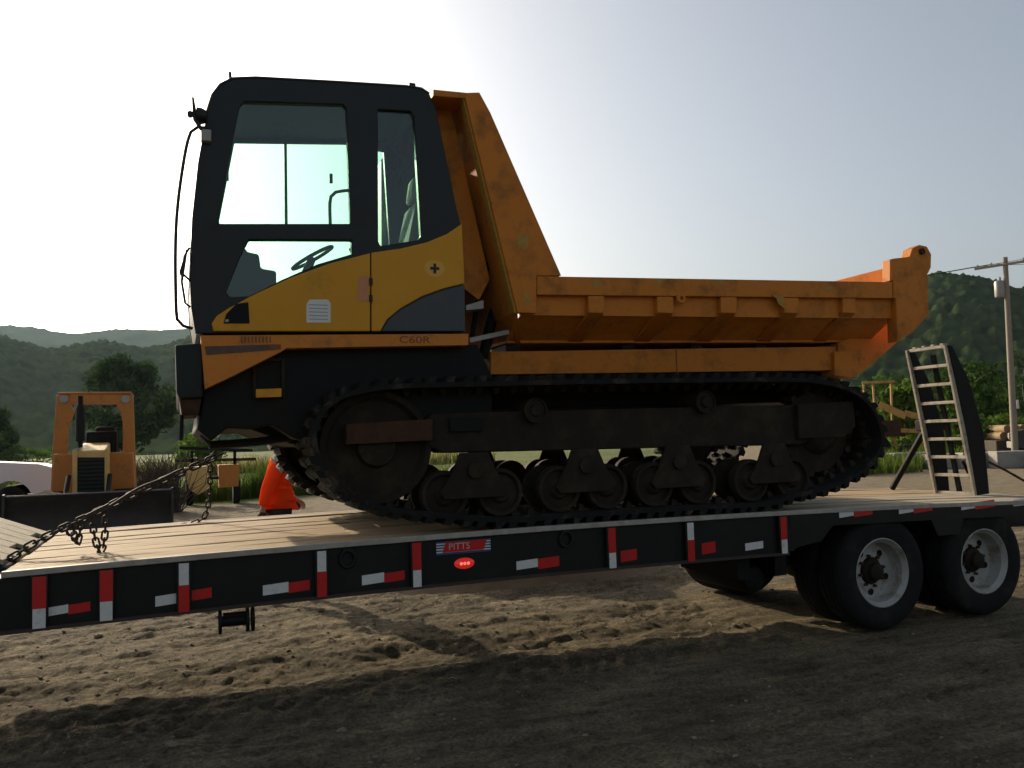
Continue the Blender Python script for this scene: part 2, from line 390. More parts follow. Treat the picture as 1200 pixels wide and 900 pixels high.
# loose stones and clods, far too many to count
sb = MB(); rs = random.Random(3)
for i in range(4200):
    x = rs.uniform(-3, 9.5); y = rs.uniform(-3.2, 5.0) if rs.random() < 0.8 else rs.uniform(5, 14)
    r = 0.004 + 0.012 * rs.random() ** 4
    if i < 24: r = 0.016 + 0.022 * rs.random()
    z = gheight(x, y) + r * 0.25
    q = rs.random() * 6.28; fs = []; vs_ = [Vector((x, y, z + r * .7))]
    for ring, (rr, zz) in enumerate(((.75, .5), (1.05, .0), (.6, -.5))):
        for k in range(6):
            a = q + k * 1.047 + ring * .5; j_ = rs.uniform(.72, 1.25); vs_.append(Vector((x + r*rr*j_*math.cos(a)*1.25, y + r*rr*j_*math.sin(a), z + r*zz*rs.uniform(.7, 1.2))))
    for k in range(6):
        l = (k + 1) % 6; fs.append((0, 1 + k, 1 + l))
        for g_ in (0, 1): fs.append((1 + g_*6 + k, 7 + g_*6 + k, 7 + g_*6 + l, 1 + g_*6 + l))
    sb.add(vs_, fs)
m_stone = M('stone', (0.20, 0.16, 0.10), 0.9, var=0.35, scale=2)
st = sb.build('gravel', m_stone, None, smooth=0); tag(st, 'loose small stones and clods scattered over the dirt yard', 'gravel', kind='stuff')
# dry sticks and straw lying in the dirt
sb = MB()
for i in range(60):
    x = rs.uniform(-1.5, 6); y = rs.uniform(0.2, 3.5); z = gheight(x, y) + 0.006; a = rs.uniform(0, 3.14); l = rs.uniform(0.03, 0.10)
    sb.tube([(x, y, z), (x + l*.5*math.cos(a), y + l*.5*math.sin(a), z + 0.012), (x + l*math.cos(a), y + l*math.sin(a), z + 0.002)], 0.003, 4)
sb.build('dry_straw', M('straw', (0.42,0.33,0.18), 0.9), None, smooth=0)
tag(bpy.data.objects['dry_straw'], 'pale dry straw and twigs strewn in the dirt beneath trailer', 'straw', kind='stuff')

# ---------------------------------------------------------------- wooded hills
def hill(name, az0, az1, daz, r0, r1, nr, prof, bump, mat, label, ph):
    vs_ = []; fs = []; na = int((az1 - az0) / daz) + 1
    for j in range(nr):
        t = j / (nr - 1); r = lerp(r0, r1, t)
        for i in range(na):
            az = az0 + i * daz; a = rad(az); x = CAM.x + r * math.sin(a); y = CAM.y + r * math.cos(a)
            hh = prof(az) * r1
            up = sstep(0, 0.96, t) ** 0.8
            h = hh * up * (1 + 0.10 * noise.noise((x * 0.006, y * 0.006, ph)) * (1 - t))
            d = noise.voronoi((x / bump[0], y / bump[0], ph))[0][0]
            h += bump[1] * (1 - min(1.0, d * 1.25)) * min(1, t * 6) + bump[1] * 0.6 * noise.noise((x / bump[0] * 2.3, y / bump[0] * 2.3, 3)) * min(1, t * 6)
            vs_.append((x, y, h - 0.6 + CAM.z * up))
    for j in range(nr - 1):
        for i in range(na - 1): fs.append((j*na+i, j*na+i+1, (j+1)*na+i+1, (j+1)*na+i))
    # back slope falling away behind the ridge
    k = len(vs_)
    for i in range(na):
        az = az0 + i * daz; a = rad(az); r = r1 * 1.35
        vs_.append((CAM.x + r * math.sin(a), CAM.y + r * math.cos(a), 0))
    for i in range(na - 1): fs.append(((nr-1)*na+i, (nr-1)*na+i+1, k+i+1, k+i))
    me = bpy.data.meshes.new(name); me.from_pydata(vs_, [], fs); me.update()
    o = link(name, me, mat, None, (0,0,0), smooth=0); me.shade_smooth(); return tag(o, label, kind='structure')
m_forest = leafmat('forest_green', (0.018,0.032,0.012), (0.050,0.070,0.024), 0.15, 0.09)
m_forest_far = leafmat('forest_far', (0.022,0.034,0.014), (0.05,0.068,0.026), 0.1, 0.01)
def p_near(az):
    l = 0.1085 + 0.006 * math.sin(az * 0.30) + 0.004 * math.sin(az * 1.1)
    r = 0.152 - 0.0050 * max(0, az - 49) + 0.003 * math.sin(az * 0.9)
    return lerp(lerp(l, 0.085, sstep(4, 20, az)), r, sstep(28, 47, az))
def p_far(az): return 0.1245 + 0.003 * math.sin(az * 0.45 + 1) + 0.0015 * math.sin(az * 1.3)
hill('hills', -34, 76, 0.17, 330, 760, 84, p_near, (8.0, 5.5), m_forest, 'dark wooded hillside rising behind the yard', 1.7)
hill('hills', -34, 40, 0.35, 1300, 2300, 40, p_far, (30.0, 8.0), m_forest_far, 'distant hazy wooded ridge beyond the nearer hill', 5.1)

# ---------------------------------------------------------------- vegetation
m_leaf_a = leafmat('leaf_dark', (0.016,0.036,0.012), (0.055,0.095,0.022), 0.35, 0.5)
m_leaf_b = leafmat('leaf_mid', (0.030,0.062,0.014), (0.085,0.15,0.028), 0.45, 0.6)
m_leaf_c = leafmat('leaf_bright', (0.055,0.10,0.016), (0.14,0.22,0.035), 0.5, 0.8)
m_bark = M('bark', (0.07, 0.055, 0.04), 0.9, var=0.3, bump=0.5, bscale=15)
def crown(mb, c, rx, rz, n, size, rnd, shape=0.0, clumps=26):
    cl = []
    while len(cl) < clumps:
        v = Vector((rnd.uniform(-1,1), rnd.uniform(-1,1), rnd.uniform(-1,1)))
        if 0.30 < v.length < 1.0:
            s_ = 1 - shape * max(0, v.z)
            cl.append((Vector((v.x * rx * s_, v.y * rx * s_, v.z * rz)), rnd.uniform(0.22, 0.42)))
    for i in range(n):
        o, cr = cl[i % clumps]
        d = Vector((rnd.gauss(0,1), rnd.gauss(0,1), rnd.gauss(0,1))).normalized() * (rnd.random() ** 0.45)
        p = c + o + Vector((d.x * rx * cr, d.y * rx * cr, d.z * rz * cr * 0.85))
        if p.z < c.z - rz * 1.05: continue
        s_ = size * rnd.uniform(0.6, 1.4)
        nrm = (d + Vector((rnd.gauss(0,.6), rnd.gauss(0,.6), rnd.gauss(0,.6)))).normalized()
        a = nrm.orthogonal().normalized(); b_ = nrm.cross(a); q = rnd.random() * 6.28
        u = a * math.cos(q) + b_ * math.sin(q); w = nrm.cross(u)
        k = len(mb.v); mb.v += [p - u*s_, p - w*s_*0.45, p + u*s_, p + w*s_*0.5]; mb.f.append((k, k+1, k+2, k+3))
def rawbuild(mb, name, mat, parent, loc):
    me = bpy.data.meshes.new(name); me.from_pydata([tuple(v - loc) for v in mb.v], [], mb.f); me.update()
    return link(name, me, mat, parent, loc, smooth=0)
def tree(name, label, base, h, rx, n, size, mat, seed, group=None, trunk=0.22, shape=0.35, cat='tree', low=0.08):
    rnd = random.Random(seed); base = Vector(base)
    t = thing(name, label, cat, base, group)
    rz = h * (1 - low) / 2; c = base + Vector((0, 0, h - rz))
    mb = MB(); tr = h * 0.02 + 0.04
    mb.tube([base - Vector((0,0,.15)), base + Vector((0.02*h, 0, h*0.3)), base + Vector((-0.01*h, 0.01*h, h*0.62)), base + Vector((0.01*h, 0, h*0.88))], [tr*1.5, tr, tr*.65, tr*.2], 8)
    for k in range(7):
        a = rnd.random()*6.28; z0 = h * rnd.uniform(0.25, 0.7)
        mb.tube([base + Vector((0,0,z0)), base + Vector((rx*.4*math.cos(a), rx*.4*math.sin(a), z0 + h*.1)), base + Vector((rx*.75*math.cos(a), rx*.75*math.sin(a), z0 + h*.17))], [tr*.45, tr*.3, tr*.1], 6)
    mb.build('trunk', m_bark, t)
    cb_ = MB(); crown(cb_, c, rx, rz, n, size, rnd, shape, clumps=34)
    rawbuild(cb_, 'crown', mat, t, c)
    return t
def gpt(px, D):     # ground point below photo column px at horizontal distance D
    d = ray(px, 510); s_ = D / math.hypot(d.x, d.y); return Vector((CAM.x + d.x * s_, CAM.y + d.y * s_, 0))
tree('broadleaf_tree', 'large dark rounded tree standing behind the orange bulldozer', gpt(150, 105), 12.4, 4.6, 9500, 0.34, m_leaf_a, 11)
tree('broadleaf_tree', 'dark tree at the field edge beside the white pickup', gpt(-4, 100), 6.2, 2.4, 3000, 0.30, m_leaf_a, 12)
for k, (px, D, h, rx, mt, lab) in enumerate([
        (232, 60, 3.2, 1.5, m_leaf_c, 'sunny yellow-green bush just below the carrier nose'),
        (30, 95, 2.4, 3.5, m_leaf_b, 'low round bush in field behind the white pickup'),
        (1062, 62, 5.2, 1.9, m_leaf_c, 'bright green bush above the rusty yellow backhoe'),
        (1035, 95, 7.5, 3.6, m_leaf_b, 'mid green tree behind the bright bush and backhoe'),
        (1140, 70, 7.2, 2.6, m_leaf_b, 'mid green tree beside the loading ramp top'),
        (1165, 58, 2.6, 2.2, m_leaf_c, 'bright low bush at the foot of the utility pole'),
        (1140, 55, 2.3, 1.7, m_leaf_b, 'green shrub between loading ramp and utility pole'),
        (1205, 105, 9.0, 4.0, m_leaf_a, 'dark tree behind the utility pole'),
        (1105, 110, 8.0, 4.2, m_leaf_a, 'dark tree seen through the loading ramp rungs')]):
    tree('shrub' if h < 4 else 'broadleaf_tree', lab, gpt(px, D), h, rx, 2600, 0.14 if h < 4 else 0.24, mt, 30 + k, cat='bush' if h < 4 else 'tree', low=0.02)
# tall weeds along the edge of the yard
def blades(name, label, spots, hmin, hmax, w, mat, seed):
    rnd = random.Random(seed); mb = MB()
    for (x, y, n, sp) in spots:
        for i in range(n):
            a = rnd.uniform(-sp, sp); c = rnd.uniform(-1, 1) * sp * 0.35
            px_, py_ = x + a, y + c; h = rnd.uniform(hmin, hmax) * (0.55 + 0.9 * (0.5 + 0.5 * noise.noise((px_ * .5, py_ * .5, 2)))); q = rnd.random() * 6.28; ww = w * rnd.uniform(.6, 1.4)
            dx, dy = math.cos(q) * ww, math.sin(q) * ww; lx, ly = rnd.gauss(0, .22) * h, rnd.gauss(0, .22) * h
            k = len(mb.v)
            mb.v += [Vector((px_-dx, py_-dy, -.03)), Vector((px_+dx, py_+dy, -.03)), Vector((px_+dx*.7+lx*.4, py_+dy*.7+ly*.4, h*.6)), Vector((px_-dx*.7+lx*.4, py_-dy*.7+ly*.4, h*.6)), Vector((px_+lx, py_+ly, h))]
            mb.f += [(k,k+1,k+2,k+3), (k+3,k+2,k+4)]
    c = Vector((mb.v[0].x, mb.v[0].y, 0)); return tag(rawbuild(mb, name, mat, None, c), label, 'grass', kind='stuff')
m_grass = leafmat('weed_green', (0.05,0.085,0.012), (0.15,0.20,0.04), 0.5, 0.5)
m_grass2 = leafmat('field_straw', (0.11,0.12,0.03), (0.24,0.23,0.08), 0.5, 0.2)
blades('weeds', 'tall green weeds along the far edge of the gravel yard', [(x, 24.5 + 0.25 * x, 900, 1.6) for x in range(-6, 12, 2)], 0.35, 1.0, 0.022, m_grass, 4)
blades('weeds', 'green weeds and grass at the roadside past the trailer tail', [(26 + i * 2.2, 20.5 + i * 1.5, 500, 2.2) for i in range(10)], 0.3, 0.9, 0.03, m_grass, 5)
blades('meadow_grass', 'pale yellow-green tall grass of the sunny field', [(x, 55 + 0.2 * x, 420, 4) for x in range(-16, 22, 4)], 0.5, 1.3, 0.05, m_grass2, 6)

# ---------------------------------------------------------------- lowboy trailer
DZ, BZ = 1.063, 0.716
TW = 2.60
def cb(x): return 0.052 * (1 - ((x - 2.5) / 4) ** 2)
def camber(v): return (v.x, v.y, v.z + cb(v.x))
def deckz(x): return DZ + cb(x)
X0, X1 = -0.95, 8.55
tr = thing('lowboy_trailer', 'long black lowboy trailer with timber deck and red-white reflective strips', 'trailer', (3.5, 1.3, 0))
def seg_box(mb, x0, x1, y0, y1, z0, z1, n=10):
    for i in range(n):
        a, b_ = lerp(x0, x1, i / n), lerp(x0, x1, (i + 1) / n)
        k = len(mb.v)
        if i == 0: mb.v += [Vector((a, y0, z0)), Vector((a, y1, z0)), Vector((a, y1, z1)), Vector((a, y0, z1))]; mb.f.append((k, k+1, k+2, k+3)); base = k
        else: base = k - 4
        k = len(mb.v); mb.v += [Vector((b_, y0, z0)), Vector((b_, y1, z0)), Vector((b_, y1, z1)), Vector((b_, y0, z1))]
        for q in range(4): r_ = (q + 1) % 4; mb.f.append((base + q, k + q, k + r_, base + r_))
        if i == n - 1: mb.f.append((k+3, k+2, k+1, k))
    return mb
rp_ = random.Random(21)
# deck planks, one board each
npl = 9; pw = (TW - 0.09) / npl
for i in range(npl):
    y0 = 0.045 + i * pw
    cuts = [X0, rp_.uniform(1.2, 2.4), rp_.uniform(4.55, 5.0), X1]
    for a, b_ in zip(cuts[:-1], cuts[1:]):
        mb = MB(); dz = rp_.uniform(-0.006, 0.004); tail = a > 4 and i < 4; gp = 0.022 if tail else 0.010
        seg_box(mb, a + 0.004, b_ - 0.004, y0 + gp, y0 + pw - gp, DZ - 0.05 + dz, DZ + dz, 8)
        mb.warp(lambda v: (v.x, v.y + 0.003 * math.sin(v.x * 3 + y0 * 9), v.z + cb(v.x) + 0.002 * math.sin(v.x * 5 + y0 * 31)))
        mb.build('plank', m_wood2 if tail else m_wood, tr, bevel=0.006)
for side, ys in (('near', (0.0, 1)), ('far', (TW, -1))):
    y, s_ = ys
    mb = seg_box(MB(), X0-.6, 4.72, y + 0.03 * s_, y + 0.045 * s_, BZ + 0.01, DZ - 0.035, 12); mb.warp(camber)
    mb.build('side_plate', m_tr, tr)
    mb = seg_box(MB(), X0-.6, 4.72, y + 0.0 * s_, y + 0.12 * s_, BZ - 0.012, BZ + 0.01, 12); mb.warp(camber)
    mb.build('bottom_flange', M('rusted_flange', (0.035,0.022,0.014), 0.7, var=0.4), tr)
    mb = seg_box(MB(), X0, X1, y - 0.004 * s_, y + 0.042 * s_, DZ - 0.032, DZ + 0.005, 14); mb.warp(camber)
    mb.build('rub_rail', m_edge, tr, bevel=0.004)
    mb = seg_box(MB(), 4.74, X1, y + 0.004 * s_, y + 0.06 * s_, DZ - 0.14, DZ - 0.034, 8); mb.warp(camber)
    mb.build('rear_edge_beam', m_tr, tr)
# transition gusset ahead of the wheels, bracket between the wheels
mb = MB().plate(xz([(921, 603), (984, 600), (978, 612), (962, 634), (935, 641), (921, 648)], 0.02), [], 0.008, 0.05); mb.build('wheel_arch_gusset', m_tr, tr, bevel=0.004)
mb = MB().plate(xz([(1086, 600), (1131, 598), (1123, 626), (1098, 628)], 0.02), [], 0.008, 0.05); mb.build('wheel_bracket', m_tr, tr, bevel=0.004)
# longitudinal I-beams and cross members
for yb in (0.78, 1.82):
    mb = seg_box(MB(), X0, X1, yb - 0.07, yb + 0.07, BZ + 0.02, BZ + 0.04, 10); seg_box(mb, X0, X1, yb - 0.012, yb + 0.012, BZ + 0.04, DZ - 0.07, 10); seg_box(mb, X0, X1, yb - 0.07, yb + 0.07, DZ - 0.07, DZ - 0.055, 10)
    mb.warp(camber); mb.build('main_beam', m_tr, tr)
for x in [X0 + 0.05 + 0.75 * k for k in range(8)]:
    MB().box(x - 0.04, x + 0.04, 0.05, TW - 0.05, DZ - 0.19 + cb(x), DZ - 0.055 + cb(x)).build('cross_member', m_tr, tr)
# stake posts with reflective strips
STR = [(45.9,668,728.5,'rw'),(124.5,662.7,717.3,'rw'),(215.5,656.5,712.5,'wr'),(377.3,642,695.5,'wr'),(488.8,629.9,684,'rw'),(717.7,614,662.7,'rw'),(810,611.5,656,'wr'),(919,600,645.6,'rw')]
for px, t_, b_, od in STR:
    x = P(px, (t_ + b_) / 2, -0.01).x; zt = DZ - 0.036 + cb(x); zb = BZ + 0.012 + cb(x)
    MB().box(x - 0.045, x + 0.045, -0.006, 0.028, zb, zt).build('stake_post', m_tr, tr, bevel=0.004)
    MB().box(x - 0.045, x + 0.045, TW - 0.028, TW + 0.006, zb, zt).build('stake_post', m_tr, tr)
    rl = 0.185 if od == 'rw' else 0.165; top = zt - 0.006; tot = 0.30
    a = (top, top - rl) if od == 'rw' else (top - (tot - rl), top - tot)
    w = (top - rl, top - tot) if od == 'rw' else (top, top - (tot - rl))
    hw = 0.036 if px < 200 else 0.031
    MB().box(x - hw, x + hw, -0.0085, -0.006, a[1], a[0]).build('reflective_strip', m_redt, tr)
    MB().box(x - hw + .002, x + hw - .002, -0.0085, -0.006, w[1], w[0] - 0.001).build('reflective_strip', m_wht, tr)
for (xa, xb, yt, yb, yy, mt) in [(57,80,712,722,.03,m_wht),(80.3,106,709,720,.03,m_redt),(182,208,699,711,.03,m_wht),(224,248,692,704,.03,m_redt),(308,338,686,698,.03,m_wht),(338.3,363,683,695,.03,m_redt),
        (424,450,674.5,686,.03,m_wht),(450.3,474,672,683,.03,m_redt),(605,630,658,668,.03,m_wht),(630.3,655,655,667,.03,m_redt),(727,746,646,659,.03,m_redt),(822,838,637,650,.03,m_redt),(873,894,637,645.5,.03,m_wht),
        (983,1000,599.5,607,.004,m_wht),(1000.3,1022,597.5,606,.004,m_redt),(1053,1070,595,602.5,.004,m_wht),(1070.3,1092,593,601.5,.004,m_redt),(1126,1142,590.5,598,.004,m_wht),(1142.3,1165,588.5,597,.004,m_redt),(1187,1215,586,593.5,.004,m_wht)]:
    a = P(xa, yt, yy); b_ = P(xb, yt - 0.07 * (xb - xa), yy); c = P(xa, yb, yy)
    h = a.z - c.z; y1 = yy - 0.001
    mb = MB().hexa([(a.x, y1-.002, a.z-h), (b_.x, y1-.002, b_.z-h+.012), (b_.x, y1, b_.z-h+.012), (a.x, y1, a.z-h), (a.x, y1-.002, a.z), (b_.x, y1-.002, b_.z+.012), (b_.x, y1, b_.z+.012), (a.x, y1, a.z)])
    mb.build('reflective_tape', mt, tr)
# lashing rings on the side
for px, py in ((407, 655), (663, 632)):
    c = P(px, py, 0.02); mb = MB().tube([(c.x + 0.05 * math.cos(q), 0.014, c.z + 0.055 * math.sin(q)) for q in [k * math.pi / 10 for k in range(20)]], 0.011, 8, closed=True)
    mb.build('lashing_ring', m_tr, tr)
    MB().box(c.x - .03, c.x + .03, 0.008, 0.029, c.z + .045, c.z + .075).build('ring_bracket', m_tr, tr)
# maker's plate and side marker lamp
a = P(511, 642, .028); b_ = P(575, 638, .028); zc = (a.z + b_.z) / 2; xm = (a.x + b_.x) / 2; hw = (b_.x - a.x) / 2
dec = MB().box(a.x, b_.x, 0.0262, 0.0292, zc - .050, zc + .042).build('maker_plate', m_blue, tr)
for k in range(4): MB().box(a.x + .002, b_.x - .002, 0.0245, 0.0262, zc - .036 + k * .019, zc - .027 + k * .019).build('stripe', m_wht, dec)
sl = 0.02
MB().plate([(a.x + .045, zc - .034), (b_.x - .055, zc - .034), (b_.x - .03, zc + .036), (a.x + .07, zc + .036)], [], 0.0225, 0.0245).build('red_panel', m_redt, dec)
lettering('PITTS', 0.066, (xm - .035, 0.0215, zc + .001), m_text, dec, sx=1.0)
c = P(544, 660, .028)
lamp = MB().lathe((c.x, .0285, c.z), (0, -1, 0), [(0.075, 0), (0.075, .006), (0.062, .014), (0.0, .016)], 24).warp(lambda v: (v.x, v.y, c.z + (v.z - c.z) * 0.52)).build('marker_lamp', m_redlamp, tr)
for k in (-1, 0, 1): MB().lathe((c.x + k * .026, .0135, c.z), (0, -1, 0), [(0.012, 0), (0.010, .004), (0, .005)], 12).build('bulb', m_redled, lamp)
# strap winch hanging below the side
a = P(258, 729, 0.05); b_ = P(294, 727, 0.05)
wz = a.z; wn = MB().cyl(((a.x + b_.x)/2, .06, wz), (1,0,0), 0.035, b_.x - a.x - .02, 14).build('strap_winch', m_drk, tr)
for x in (a.x, b_.x - .02, b_.x + .012): MB().cyl((x, .06, wz), (1,0,0), 0.078, .018, 20).build('winch_flange', m_drk, wn)
MB().box(a.x + .02, b_.x - .03, .03, .09, wz + .03, BZ - .01).build('winch_bracket', m_drk, wn)
# wheels: dual tyres on each end of two axles
WX, WR = (5.756, 7.001), 0.50
def wheel(x, yo, s_):
    c = Vector((x, yo, WR)); w = bpy.data.objects.new('wheel', None); COL.objects.link(w); w.parent = tr; w.location = c - wloc(tr); w.empty_display_size = .1
    tp = [(0.295, .00), (0.32, -.006), (0.40, -.022), (0.455, -.012), (0.482, .006), (0.497, .03), (0.50, .06), (0.486,.062),(0.486,.072),(0.50,.074),(0.50, .125),(0.486,.127),(0.486,.139),(0.50,.141),(0.50,.19),(0.486,.192),(0.486,.202),(0.50,.205), (0.497, .235), (0.48, .262), (0.455, .278), (0.40, .285), (0.32, .272), (0.295, .265)]
    for k in (0.0, 0.33):
        MB().lathe(c + Vector((0, s_ * (.022 + k), 0)), (0, s_, 0), tp, 56, cap=False).build('tyre', m_tyre, w, smooth=30)
    rim = MB().lathe(c + Vector((0, s_ * .022, 0)), (0, s_, 0), [(0.297,.004),(0.302,-.004),(0.294,-.008),(0.286,.0),(0.275,.02),(0.262,.03),(0.256,.06),(0.250,.125),(0.236,.142),(0.20,.146),(0.13,.135),(0.122,.135),(0.122,.20),(0.0,.20)], 48, cap=False).build('rim', m_rim, w, smooth=40)
    for k in range(5):
        q = k * 2 * math.pi / 5 + 0.9
        MB().cyl(c + Vector((0.185 * math.cos(q), s_ * (.022 + .1405), 0.185 * math.sin(q))), (0, 1, 0), 0.030, .006, 16).build('hand_hole', m_drk, rim)
    hub = MB().lathe(c + Vector((0, s_ * .022, 0)), (0, -s_, 0), [(0.112,-.19),(0.112,-.12),(0.095,-.10),(0.078,-.095),(0.072,-.055),(0.05,-.045),(0.0,-.042)], 28).build('hub', m_mud, w)
    for k in range(8):
        q = k * math.pi / 4 + .2
        MB().cyl(c + Vector((0.135 * math.cos(q), s_ * (.022 + .125), 0.135 * math.sin(q))), (0, 1, 0), 0.014, .035, 6).build('wheel_nut', m_rust, hub)
for x in WX:
    wheel(x, 0.03, 1); wheel(x, TW - 0.03, -1)
    MB().cyl((x, TW/2, WR), (0,1,0), 0.062, TW - 0.5, 16).build('axle', m_drk, tr)
    MB().box(x - .06, x + .06, .68, .80, WR + .05, BZ + .05).build('suspension_hanger', m_drk, tr); MB().box(x - .06, x + .06, TW-.80, TW-.68, WR + .05, BZ + .05).build('suspension_hanger', m_drk, tr)
for y in (.72, TW - .72):
    MB().bar((WX[0] - .62, y, .62), (WX[0] + .05, y, .54), .08, .06).build('trailing_arm', m_drk, tr); MB().bar((WX[1] - .62, y, .62), (WX[1] + .05, y, .54), .08, .06).build('trailing_arm', m_drk, tr)
    MB().box(WX[0] - .72, WX[0] - .52, y - .07, y + .07, .52, .74).build('hanger_bracket', m_drk, tr)
MB().lathe((4.55, .55, .52), (0,1,0), [(0.02,-.31),(0.10,-.29),(0.125,-.24),(0.125,.5),(0.10,.55),(0.02,.57)], 20).build('air_tank', m_drk, tr)
MB().box(4.3, 4.42, .15, 1.0, .55, .72).build('tank_bracket', m_drk, tr); MB().box(4.68, 4.80, .15, 1.0, .55, .72).build('tank_bracket', m_drk, tr)
# gooseneck: sloping boarded front and flat neck running out of the picture
gn = MB(); GX, GS = -1.02, 0.40
for i in range(7):
    y0 = 0.50 + i * 0.285
    mb = MB().hexa([(GX, y0, 1.062), (GX-.72, y0, 1.062+.72*GS), (GX-.72, y0+.275, 1.062+.72*GS), (GX, y0+.275, 1.062), (GX, y0, 1.095), (GX-.72, y0, 1.095+.72*GS), (GX-.72, y0+.275, 1.095+.72*GS), (GX, y0+.275, 1.095)])
    mb.warp(lambda v: (v.x + 0.06 * math.sin(i * 2.3), v.y, v.z - 0.06 * GS * math.sin(i * 2.3))); mb.build('neck_board', m_wood2, tr, bevel=0.005)
MB().hexa([(GX+.02, .47, .74), (GX-.75, .47, .95), (GX-.75, TW-.10, .95), (GX+.02, TW-.10, .74), (GX+.02, .47, 1.05), (GX-.75, .47, 1.05+.75*GS), (GX-.75, TW-.10, 1.05+.75*GS), (GX+.02, TW-.10, 1.05)]).build('gooseneck', m_tr, tr, bevel=.01)
MB().box(-4.6, GX - .74, .75, TW - .75, 1.02, 1.33).build('neck_beam', m_tr, tr, bevel=.01)
MB().box(-3.0, -2.9, .3, .42, 0.0, .76).build('landing_leg', m_drk, tr); MB().box(-3.0, -2.9, TW-.42, TW-.3, 0.0, .76).build('landing_leg', m_drk, tr)
MB().box(-3.08, -2.82, .22, .50, -0.02, .03).build('landing_foot', m_drk, tr); MB().box(-3.08, -2.82, TW-.5, TW-.22, -0.02, .03).build('landing_foot', m_drk, tr)
seg_box(MB(), -4.6, X0 - .01, .05, TW - .05, BZ + .03, 1.03, 6).build('neck_frame', m_tr, tr)

# ---------------------------------------------------------------- tracked dump carrier
MY = 2.64                                   # mirror: far y = MY - near y
ca = thing('tracked_dump_carrier', 'yellow and orange rubber-tracked dump carrier with black cab chained on trailer', 'dump carrier', (3.2, 1.32, deckz(3)))
YT0, YT1 = 0.04, 0.62                       # near track, outer and inner face
# --- tracks
raw = [(358,520),(361,495),(373,472),(396,456),(428,447),(470,442.5),(580,440),(700,438),(820,437),(905,436.5),(958,439),(1000,450),(1026,471),(1039,500),(1040,522),(1029,546),(1008,563),(972,580),(930,590)]
loop = [(p.x, p.z) for p in (P(a, b, YT0) for a, b in raw)]
xr = loop[-1][0]
bottom = [(x, deckz(x) + 0.006) for x in (4.55, 3.9, 3.3, 2.7, 2.2)]
front = [(p.x, p.z) for p in (P(a, b, YT0) for a, b in [(482,611),(432,601),(396,582),(370,553)])]
loop += bottom + front
path = smooth_path([(x, 0, z) for x, z in loop], 0.035, closed=True)
cen = sum(path, Vector()) / len(path)
def outn(i):
    d = path[(i+1) % len(path)] - path[i-1]; n = Vector((d.z, 0, -d.x)).normalized()
    return n if n.dot(path[i] - Vector((min(max(path[i].x, 1.5), 5.2), 0, cen.z))) > 0 else -n
norms = [outn(i) for i in range(len(path))]
LUG_H, BELT = 0.042, 0.035
lugm = MB(); lw = 0.28
for (ya, yb, sk) in ((-.29, -.02, 0.022), (.02, .29, -0.022)):
    lugm.hexa([(-.036, ya, 0), (.036, ya, 0), (.036, yb, 0), (-.036, yb, 0), (-.024 + sk, ya, LUG_H), (.024 + sk, ya, LUG_H), (.024, yb, LUG_H), (-.024, yb, LUG_H)])
lug_me = lugm.mesh('tread_lug'); lug_me.materials.append(m_rub)
lug_idx = []
pl = sum((path[(i+1) % len(path)] - path[i]).length for i in range(len(path))); nl = int(pl / 0.125)
for k in range(nl): lug_idx.append(int(round(k * len(path) / nl)) % len(path))
